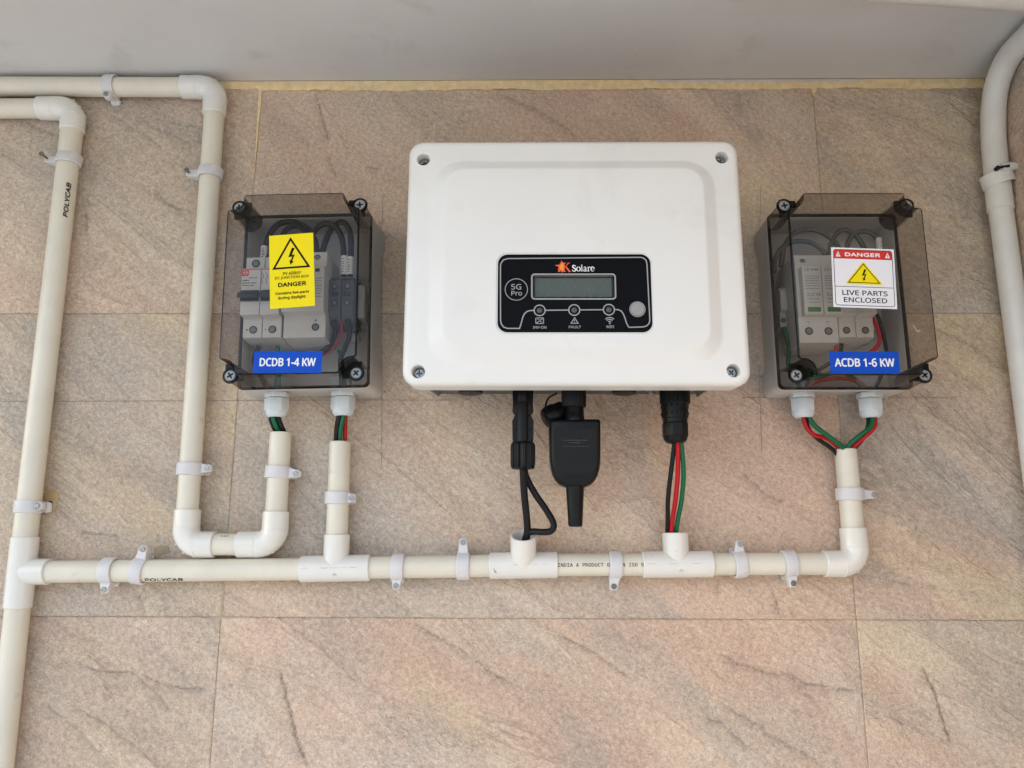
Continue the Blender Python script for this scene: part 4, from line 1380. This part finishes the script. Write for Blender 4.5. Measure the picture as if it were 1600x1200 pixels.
spd = Thing('surge_protector', 'wide pale surge protector behind the yellow sticker in the left smoked box', 'surge protector', (3, 12, 0), FD)
b = MB()
stepped(b, -17.6, 22.2, [(12, 44), (58, 44), (60, 28), (68, 26), (68, -18), (58, -19.5), (58, -41), (42, -43), (12, -43)])
body = part('body', b, M['device'], spd, bevel=0.5, segs=1)
terminal(spd, 12.6, 37.6, 58.5, 3.4, body)
terminal(spd, 12.8, -31.0, 58, 3.6, body)
pm = MB()
line(pm, [(12.8, -22.4), (12.8, -25.0)], 0.4, P58)
line(pm, [(11.4, -24.0), (12.8, -25.4), (14.2, -24.0)], 0.4, P58)
marks(pm, [(14, 20, z, 0.7) for z in (14, 11.5, 9, 6.5, 4, 1.5, -1, -4)], P, 8)
part('rating_print', pm, M['print_black'], spd, body, smooth=0)['kind'] = 'stuff'
part('window', MB().box(13.5, 17.6, 67.8, 68.3, 20.4, 23.6), M['toggle'], spd, body)

for k, x0 in enumerate((22.0, 34.4)):
    tb = Thing('terminal_block', ('dark grey terminal block beside the surge protector in the left box', 'dark grey terminal block nearest the right wall of the left box')[k], 'terminal block', (x0 + 6, 12, 0), FD, group='dark terminal blocks in the left box')
    b = MB()
    stepped(b, x0, x0 + 11.9, [(12, 22), (44, 22), (50, 18), (50, -13), (46, -19), (40, -24), (12, -24)])
    body = part('body', b, M['device_dark'], tb, bevel=0.5, segs=1)
    for z in (11.8, -5.2):
        terminal(tb, x0 + 6, z, 50, 3.0, body)
    part('jumper', MB().box(x0 + 2.4, x0 + 9.6, 49.8, 50.4, 1.4, 5.8), M['toggle'], tb, body)

def cable(name, pts, r, mat, label, group=None, frame=((0, 0, 0), 0.0), k=8, cat='cable'):
    P = catmull(pts, k)
    o = pts[0]
    return single(name, MB().tube(P, r, 12), M[mat], label, cat, o=o, frame=frame, group=group)

rl = Thing('mounting_rail', 'zinc rail behind the devices in the left smoked box', 'rail', (0, 8, 0), FD)
part('rail', MB().box(-57, 57, 7, 8.5, -17.5, 17.5).box(-57, 57, 8.5, 13, -17.5, -16).box(-57, 57, 8.5, 13, 16, 17.5).box(-57, 57, 13, 14, -21, -16).box(-57, 57, 13, 14, 16, 21), M['rail'], rl, smooth=0)
part('end_stop', MB().box(47, 54, 12, 34, -16, 18), M['device'], rl, bevel=0.8)
rl = Thing('mounting_rail', 'zinc rail behind the devices in the right smoked box', 'rail', (0, 8, 0), FA)
part('rail', MB().box(-57, 57, 7, 8.5, -17.5, 17.5).box(-57, 57, 8.5, 13, -17.5, -16).box(-57, 57, 8.5, 13, 16, 17.5).box(-57, 57, 13, 14, -21, -16).box(-57, 57, 13, 14, 16, 21), M['rail'], rl, smooth=0)

JG = 'black jumper cables arching over the devices in the left box'
W = 2.9
for pts, lab in (
    ([(-41, 50, 40), (-41, 46, 62), (-33, 44, 78), (-20, 42, 82.5), (-4, 44, 76), (6, 48, 62), (10.5, 50, 42)], 'black jumper cable with the widest arch at top of the left box'),
    ([(-28, 50, 40), (-26, 46, 66), (-18, 44, 77), (-9, 44, 76), (-1, 46, 64), (1, 50, 42)], 'black jumper cable arching just above the yellow sticker'),
    ([(0, 50, 44), (3, 48, 64), (12, 46, 77), (25, 46, 75.5), (34, 48, 58), (36.6, 50, 22)], 'black jumper cable with a sleeve, middle of the left box'),
    ([(14, 50, 42), (17, 48, 58), (22, 46, 72), (30, 44, 80), (37, 46, 76), (42, 48, 62), (42.6, 50, 22)], 'black jumper cable with a sleeve nearest the right wall of the left box')):
    cable('jumper_cable', pts, W, 'wire_black', lab, JG, FD)
for x, z1, z0, lab in ((36.4, 42, 23, 'white printed wire sleeve over the inner terminal block'), (42.3, 41, 23, 'white printed wire sleeve over the outer terminal block'), (-42.0, 54, 40, 'white printed wire sleeve at the top of the breaker')):
    d = 50.0
    sl = Thing('wire_sleeve', lab, 'wire sleeve', (x, d, z0), FD, group='white wire sleeves in the left box')
    so = part('sleeve', MB().lathe((x, d, z0), (0, 0, 1), [(0, 3.2), (z1 - z0, 3.2)], 16), M['sleeve'], sl)
    mk = MB()
    r0 = random.Random(int(z1 * x))
    for k in range(6):
        zz = z0 + 2.5 + k * (z1 - z0 - 4) / 6
        line(mk, [(x - 1.6, zz), (x + r0.uniform(0.2, 1.5), zz + r0.uniform(-0.4, 0.8))], 0.7, flat(d + 3.28))
    part('print', mk, M['print_black'], sl, so, smooth=0)
BW = 'wires at the bottom of the left box'
cable('wire', [(27, 44, -20), (27, 40, -34), (16, 34, -48), (-8, 30, -54), (-26, 26, -62), (-33, 23, -76), (-34, 22, -92)], 2.5, 'wire_black', 'black wire from the inner terminal block sweeping left behind the blue sticker', BW, FD)
cable('wire', [(40, 44, -20), (41, 40, -36), (32, 34, -56), (31, 26, -72), (31, 22, -92)], 2.5, 'wire_black', 'black wire from the outer terminal block down to the right gland', BW, FD)
cable('wire', [(33, 42, -20), (33, 39, -33), (24, 34, -46), (10, 30, -53), (-12, 28, -56), (-34, 26, -58), (-48, 22, -66), (-40, 20, -78), (-33.5, 20, -92)], 1.1, 'wire_red', 'dull red wire crossing under the devices in the left box', BW, FD)
cable('wire', [(26, 18, -44), (30, 20, -56), (33, 22, -70), (35.0, 22, -92)], 1.7, 'wire_green', 'green wire beside the right end of the left blue sticker', BW, FD)
cable('wire', [(-46, 40, -44), (-52, 34, -58), (-46, 26, -74), (-35, 22, -92)], 2.4, 'wire_black', 'black wire at the lower left corner of the left box', BW, FD)
cable('wire', [(-28, 40, -44), (-30, 32, -60), (-30, 24, -78), (-30, 22, -92)], 2.2, 'wire_green', 'green wire dropping to the left gland of the left box', BW, FD)

# --- right box
sp2 = Thing('surge_protector', 'pale two-module surge protector with green windows in the right smoked box', 'surge protector', (-24, 12, 0), FA)
b = MB()
stepped(b, -43.6, -6.8, [(12, 41), (58, 41), (60, 27.5), (60, -21), (58, -22.5), (58, -45.4), (42, -46.5), (12, -47)])
body = part('body', b, M['device'], sp2, bevel=0.5, segs=1)
for k, x0 in enumerate((-40.8, -22.6)):
    m = part('module', MB().box(x0, x0 + 17.6, 58, 69, -21, 26.5), M['device'], sp2, bevel=0.6, segs=1)
    part('window', MB().box(x0 + 2.8, x0 + 14.8, 68.6, 69.3, -18.6, -14.2), M['green_win'], sp2, m)
    pm = MB()
    P = flat(69.1)
    write(pm, 'CE', x0 + 4.6, 22.6, 4.6, 3.0, P, 0.0)
    write(pm, 'BLITZ', x0 + 9.2, -2.0, 12.0, 2.9, P, 0.0, flip=True)
    marks(pm, [(x0 + 8.5, x0 + 15, 22.6, 1.6)], P, k + 30)
    marks(pm, [(x0 + 2.4, x0 + 15.5, z, 0.6) for z in (16, 13.8, 11.4, 9.0, 6.6, 3.8)] + [(x0 + 3, x0 + 14, -6.2, 0.8), (x0 + 3, x0 + 15, -9.4, 0.6)], P, k + 11)
    part('rating_print', pm, M['wire_grey'], sp2, m, smooth=0)['kind'] = 'stuff'
    terminal(sp2, x0 + 6.4, -34.2, 58, 3.8, body)
    line_mb = MB()
    line(line_mb, [(x0 + 6.4, -25.2), (x0 + 6.4, -27.6)], 0.4, P58)
    line(line_mb, [(x0 + 4.4, -25.2), (x0 + 8.4, -25.2)], 0.35, P58)
    part('symbol', line_mb, M['wire_grey'], sp2, body, smooth=0)
terminal(sp2, -35.8, 33.4, 58.6, 3.4, body)
mc2 = Thing('circuit_breaker', 'grey two-pole breaker behind the white sticker in the right smoked box', 'circuit breaker', (10, 12, 0), FA)
b = MB()
stepped(b, -6.2, 9.2, PROF)
stepped(b, 9.6, 26.0, PROF)
body = part('body', b, M['device'], mc2, bevel=0.5, segs=1)
for x in (0.6, 18.2):
    terminal(mc2, x, -33.4, 58, 3.4, body)
    terminal(mc2, x, 33.4, 58, 3.4, body)
part('toggle', MB().box(-5, 25, 66, 76, -6, 0), M['toggle'], mc2, bevel=0.5, segs=1)
et = Thing('earth_terminal', 'small grey earth terminal at the left wall of the right smoked box', 'terminal block', (-47.5, 12, 0), FA)
b = MB()
stepped(b, -50.5, -43.8, [(12, 18), (30, 18), (34, 14), (34, -6), (28, -8), (28, -22), (12, -24)])
body = part('body', b, M['device'], et, bevel=0.6, segs=1)
terminal(et, -47.2, -15, 28, 2.4, body)
AG = 'grey jumper wires arching over the devices in the right box'
for pts, lab in (
    ([(-57, 40, 30), (-55, 40, 44), (-48, 42, 55), (-36, 44, 60.5), (-22, 46, 58.5), (-12, 48, 50), (-8, 50, 38)], 'grey jumper wire with the lowest arch, leaving the left wall of the right box'),
    ([(-50, 40, 36), (-46, 42, 56), (-36, 44, 69), (-24, 44, 73), (-10, 46, 69), (2, 48, 57), (6, 50, 40)], 'grey jumper wire with the widest arch in the right box'),
    ([(-6, 50, 38), (-3, 48, 56), (5, 48, 68), (14, 48, 70), (24, 48, 62), (29, 50, 46), (29, 52, 34)], 'grey jumper wire arching just above the white sticker'),
    ([(11, 50, 38), (13, 48, 55), (20, 48, 66), (31, 48, 69), (41, 49, 62.5), (42.6, 50, 46), (42.6, 50, 30)], 'grey jumper wire ending in a white sleeve in the right box')):
    cable('jumper_wire', pts, 2.35, 'wire_grey', lab, AG, FA)
sl = Thing('wire_sleeve', 'white printed wire sleeve at upper right of the white sticker', 'wire sleeve', (42.6, 50, 36), FA)
so = part('sleeve', MB().lathe((42.6, 50, 30), (0, 0, 1), [(0, 3.0), (31, 3.0)], 16), M['sleeve'], sl)
mk = MB()
for k in range(5):
    line(mk, [(43.2, 42 + k * 3.4), (45.0, 43 + k * 3.4)], 0.7, flat(52.8))
part('print', mk, M['print_black'], sl, so, smooth=0)
AW = 'wires at the bottom of the right box'
cable('wire', [(30, 46, -14), (35, 46, -27), (37, 44, -40), (31, 40, -49), (15, 38, -54), (-1, 38, -52), (-4, 42, -44)], 2.0, 'wire_red', 'red wire looping under the breaker in the right box', AW, FA)
cable('wire', [(36, 46, -14), (39, 46, -26), (43, 42, -42), (46, 36, -56), (42, 28, -72), (33, 22, -92)], 1.9, 'wire_black', 'black wire down the right side of the right box', AW, FA)
cable('wire', [(-47, 28, -22), (-44, 30, -44), (-46, 30, -60), (-38, 26, -74), (-31, 22, -92)], 2.1, 'wire_green', 'green wire down the left side of the right box', AW, FA)
cable('wire', [(-31, 24, -92), (-26, 30, -72), (-12, 36, -62), (0, 38, -54), (2, 42, -42)], 1.9, 'wire_black', 'black wire behind the left end of the right blue sticker', AW, FA)
cable('wire', [(-33, 22, -92), (-24, 30, -78), (0, 32, -74), (22, 30, -78), (34, 22, -92)], 2.0, 'wire_red', 'red wire looping low between the two glands of the right box', AW, FA)
cable('wire', [(-16, 32, -70), (-30, 32, -66), (-26, 30, -74), (0, 34, -68), (18, 30, -76), (31, 22, -92)], 2.3, 'wire_green', 'green wire crossing behind the right blue sticker', AW, FA)

# ------------------------------------------------------------------ wires outside
def wl(pts):
    return [(x, d, z) for x, d, z in pts]
LG = 'wires between the left box glands and the stubs'
for pts, r, m, lab in (
    ([(41.6, 22, 196), (42.2, 22, 188), (44.4, 19, 180), (46.2, 14, 172), (46.5, 13, 150)], 2.6, 'wire_black', 'black wire on the left under the left gland of the left box'),
    ([(44.6, 24, 196), (45.0, 24.5, 188), (47.2, 21, 180), (49.6, 16, 172), (50, 15, 150)], 2.2, 'wire_green', 'green wire under the left gland of the left box'),
    ([(47.6, 21, 196), (48.6, 21, 188), (51.4, 18, 180), (53.4, 13, 172), (53.5, 12, 150)], 2.6, 'wire_black', 'black wire on the right under the left gland of the left box'),
    ([(109.2, 22, 196), (108.4, 22, 188), (106.2, 18, 177), (105.2, 13, 164), (105.5, 12, 140)], 3.1, 'wire_black', 'thick black wire under the right gland of the left box'),
    ([(113.4, 24, 196), (113.0, 24.5, 188), (110.6, 22, 177), (109.4, 17, 164), (109.4, 15, 140)], 2.0, 'wire_green', 'green wire under the right gland of the left box'),
    ([(113.2, 19, 196), (113.8, 19, 188), (113.6, 17, 177), (113.0, 13, 164), (112.5, 12, 140)], 2.1, 'wire_red', 'red wire under the right gland of the left box')):
    cable('wire', pts, r, m, lab, LG, k=6)
RG = 'wires between the right box glands and the stub'
for pts, r, m, lab in (
    ([(555.4, 23, 196), (555.6, 23, 188), (558.0, 24, 178), (564.5, 24, 171.4), (575.0, 21, 169.5), (584.0, 18, 165), (591.0, 15, 157), (593, 13, 140)], 2.1, 'wire_red', 'red wire from the left gland of the right box'),
    ([(558.2, 21, 196), (558.6, 21, 188), (561.4, 20, 177), (570.0, 18, 168.4), (581.0, 16, 161), (588.4, 14, 154), (590.5, 12, 140)], 2.0, 'wire_black', 'black wire from the left gland of the right box'),
    ([(560.0, 25, 196), (560.6, 25, 188), (566.0, 26, 179), (577.0, 26, 170), (588.6, 23, 162), (595.5, 17, 155), (597, 14, 140)], 2.2, 'wire_green', 'green wire from the left gland of the right box'),
    ([(623.4, 23, 196), (623.8, 23, 188), (621.8, 24, 179), (613.5, 23, 171), (605.0, 20, 163), (599.6, 16, 156), (599, 13, 140)], 2.1, 'wire_red', 'red wire from the right gland of the right box'),
    ([(618.6, 20, 196), (618.8, 20, 188), (618.4, 18, 180), (613.0, 16, 168.5), (605.5, 14, 160), (601.4, 12, 154), (601, 11, 140)], 2.0, 'wire_black', 'black wire from the right gland of the right box'),
    ([(620.6, 25, 196), (620.4, 25, 188), (617.6, 26, 179.5), (608.0, 26, 172), (598.4, 22, 163.5), (594.4, 17, 155), (594.5, 15, 140)], 2.2, 'wire_green', 'green wire from the right gland of the right box')):
    cable('wire', pts, r, m, lab, RG, k=6)
IG = 'wires from the inverter output plug to the bottom conduit'
for pts, m, lab in (
    ([(424.6, 58, 168), (424.4, 56, 158), (422.0, 47, 133), (420.2, 38, 110), (421.4, 26, 92), (422.6, 15, 76), (423, 13, 60)], 'wire_black', 'black wire under the inverter output plug'),
    ([(427.0, 60, 168), (427.0, 59, 158), (427.6, 51, 133), (426.4, 42, 110), (425.4, 29, 92), (425.6, 18, 76), (426, 14, 60)], 'wire_red', 'red wire under the inverter output plug'),
    ([(430.2, 59, 168), (430.6, 58, 158), (433.0, 50, 133), (432.2, 41, 110), (430.6, 28, 92), (429.8, 17, 76), (430, 13, 60)], 'wire_green', 'green wire under the inverter output plug')):
    cable('wire', pts, 2.15, m, lab, IG, k=8)
CG = 'black cables under the inverter connector'
cable('cable', [(286.2, 55, 140), (286.6, 54, 128), (287.8, 48, 110), (289.6, 40, 94), (290.4, 33, 82), (289.2, 27, 70), (288, 20, 56)], 3.35, 'rubber', 'straight black cable from the inverter connector into the tipped tee', CG)
cable('cable', [(287.0, 48, 140), (289.4, 47, 129), (297.5, 44, 114), (308.0, 41, 99), (314.4, 40, 87), (311.8, 40, 80.5), (303.0, 38, 79.5), (295.0, 34, 80.0), (289.5, 28.5, 76.5), (286.5, 22, 64)], 3.1, 'rubber', 'looping black cable from the inverter connector into the tipped tee', CG)

# ------------------------------------------------------------------ plugs under the inverter
def connector(cx, dd, label, dz=0.0, tail=True):
    th = Thing('cable_connector', label, 'connector', (cx, dd, 204), group='black connectors under the inverter')
    z = lambda v: v + dz
    sk = MB()
    sk.lathe((cx, dd, z(212)), (0, 0, -1), [(0, 7.0), (52, 7.0)], 20)
    part('core', sk, M['black'], th)
    up = MB()
    up.loft([[(cx + sx * w, dd + sy * 5.0, z(zz)) for sx, sy in ((-1, -1), (1, -1), (1, 1), (-1, 1))] for zz, w in ((212, 9.4), (203, 9.6), (196, 9.2), (188.0, 9.7), (185.2, 7.4), (184.6, 6.6))])
    up.lathe((cx, dd + 1.2, z(212)), (0, 0, -1), [(0, 6.2), (14.5, 6.2), (16, 5.2)], 18)
    part('socket_half', up, M['black'], th, bevel=0.6)
    lo = MB()
    lo.loft([[(cx + sx * w, dd + sy * 5.0, z(zz)) for sx, sy in ((-1, -1), (1, -1), (1, 1), (-1, 1))] for zz, w in ((183.4, 6.4), (182.8, 7.6), (179.2, 9.8), (162.0, 9.5), (161.4, 9.0), (158, 9.6), (139, 9.8))])
    for s in (-1, 1):
        lo.box(cx + s * 7.4 - 1.0, cx + s * 7.4 + 1.0, dd - 3, dd + 3, z(178), z(183.6))
        lo.lathe((cx + s * 6.4, dd + 4.6, z(171)), (0, 1, 0), [(0, 1.5), (0.9, 1.3)], 10)
    lo.lathe((cx, dd + 1.5, z(185)), (0, 0, -1), [(0, 5.4), (26, 5.4)], 18)
    lo.lathe((cx, dd + 1.0, z(160.5)), (0, 0, -1), [(0, 5.0), (0.6, 6.4), (7, 7.0), (7.4, 6.2), (9.2, 6.2), (9.6, 7.0), (14, 7.6)], 20)
    part('plug_half', lo, M['black'], th, bevel=0.4, segs=1)
    nut = MB()
    n = 48
    loops = []
    for h, s in ((0, 0.86), (1.5, 0.97), (4, 1.0), (20, 1.0), (24, 0.93), (24.6, 0.8)):
        loops.append([(cx + (9.9 + 1.25 * max(-0.35, math.cos(8 * 2 * math.pi * k / n))) * s * math.cos(2 * math.pi * k / n), dd + (9.9 + 1.25 * max(-0.35, math.cos(8 * 2 * math.pi * k / n))) * s * math.sin(2 * math.pi * k / n), z(160 - h)) for k in range(n)])
    nut.loft(loops)
    for k in range(10):
        q = 2 * math.pi * (k + 0.25) / 10
        nut.lathe((cx + 9.9 * math.cos(q), dd + 9.9 * math.sin(q), z(158.5)), (0, 0, -1), [(0, 0.8), (1.5, 1.5), (19, 1.5), (22, 0.7)], 8)
    part('gland_nut', nut, M['black'], th)

connector(286.2, 56, 'black snap connector with two side latches hanging under the inverter')

dg = Thing('data_logger', 'black paddle-shaped wireless stick plugged in under the inverter', 'data logger', (332.8, 60, 206))
nb = MB()
n = 96
loops = []
for h, s in ((0, 1), (19, 1), (20.2, 0.96), (20.4, 0.8)):
    loops.append([(332.9 + (10.9 + 0.45 * (1 if (k // 2) % 2 else 0)) * s * math.cos(2 * math.pi * k / n), 60 + (10.9 + 0.45 * (1 if (k // 2) % 2 else 0)) * s * math.sin(2 * math.pi * k / n), 212 - h) for k in range(n)])
nb.loft(loops)
part('collar_nut', nb, M['black'], dg)
part('neck', MB().lathe((333.6, 60, 192), (0, 0, -1), [(0, 8.4), (8.2, 8.6), (8.8, 8.9), (14, 8.9)], 28), M['black'], dg)
def paddle(s, zt):
    x0, x1 = 309.6, 357.0
    cx = 333.2
    o = [(x0 + 1.5, zt), (x0, zt - 1.5)]
    for x, z in ((310.3, 143.0), (311.4, 135.0), (313.0, 129.4), (315.5, 124.7), (319.0, 121.2), (323.6, 119.0), (327.0, 118.4)):
        o.append((x, z))
    o += [(2 * cx - x, z) for x, z in reversed(o)]
    return [(cx + (x - cx) * s, 150 + (z - 150) * (1 - (1 - s) * 0.8)) for x, z in o]
pb = MB()
pb.loft([[(x, d, z) for x, z in paddle(s, 180.2)] for d, s in ((47.5, 0.90), (50, 0.97), (54, 1.0), (63, 1.0), (67, 0.975), (69.6, 0.92), (70.4, 0.86))])
body = part('body', pb, M['black'], dg, smooth=50)
ft = MB().plate([[(314.0, 171.0), (314.4, 145), (315.2, 137), (317.4, 132.4), (321, 130.2), (345.4, 130.2), (349, 132.4), (351.2, 137), (352.0, 145), (352.4, 171.0)]], 70.3, 70.75)
part('face_plate', ft, M['matte'], dg, body, bevel=0.2, segs=1)
fp = marks(MB(), [(322, 344, 160.0, 0.7), (327, 338, 157.8, 0.7), (321, 345, 154.6, 0.5)], flat(70.82), 21)
part('print', fp, M['faint'], dg, body, smooth=0)
an = MB()
an.lathe((333.0, 60, 121.5), (0, 0, -1), [(0, 8.6), (2, 8.3), (20, 7.2), (35.5, 6.4), (37.2, 5.8), (37.6, 4.6)], 28)
part('antenna', an, M['black'], dg)

cp = Thing('dust_cap', 'black dust cap dangling from a strap behind the wireless stick', 'dust cap', (313, 50, 192))
part('cap', MB().lathe((318.5, 50, 188.0), Vector((-0.82, 0.25, -0.42)), [(-6, 9.4), (2, 9.8), (3, 10.6), (10, 10.4), (13.5, 9.0), (15, 6.0)], 24), M['black'], cp)
part('strap', MB().tube(catmull([(307.5, 54, 189.5), (307.6, 53, 196), (310.5, 52, 202.5), (318, 52, 206.5)], 6), 0.95, 8), M['black'], cp)

pg = Thing('output_plug', 'ribbed black round plug at the right under the inverter', 'connector', (425.6, 60, 206))
pb = MB()
pb.lathe((425.8, 60, 212), (0, 0, -1), [(0, 13.4), (8, 13.6), (17.0, 13.3), (17.8, 12.4)], 36)
for k in range(20):
    a = 2 * math.pi * k / 20
    pb.lathe((425.8 + 13.2 * math.cos(a), 60 + 13.2 * math.sin(a), 211), (0, 0, -1), [(0, 0.7), (15.5, 0.7)], 6)
part('coupling_ring', pb, M['black'], pg)
pm = MB()
pm.lathe((425.2, 60, 194.6), (0, 0, -1), [(0, 12.2), (13.2, 12.0), (13.6, 11.2), (17.4, 11.0)], 32)
for k in range(16):
    a = 2 * math.pi * k / 16
    for z0, z1 in ((193.6, 190.6), (187.0, 184.0)):
        pm.lathe((425.2 + 11.9 * math.cos(a), 60 + 11.9 * math.sin(a), z0), (0, 0, -1), [(0, 0.9), (z0 - z1, 0.9)], 6)
part('shell', pm, M['black'], pg)
pn = MB()
pn.lathe((424.9, 60, 177.4), (0, 0, -1), [(0, 11.2), (0.8, 12.0), (12.5, 11.9), (13.4, 11.0)], 8, phase=R(22.5))
no = part('gland_nut', pn, M['black'], pg, bevel=0.5)
part('dome', MB().lathe((424.9, 60, 164.4), (0, 0, -1), [(0, 11.0), (2.6, 10.4), (4.6, 8.8), (5.6, 6.6), (5.0, 5.0)], 28), M['black'], pg)
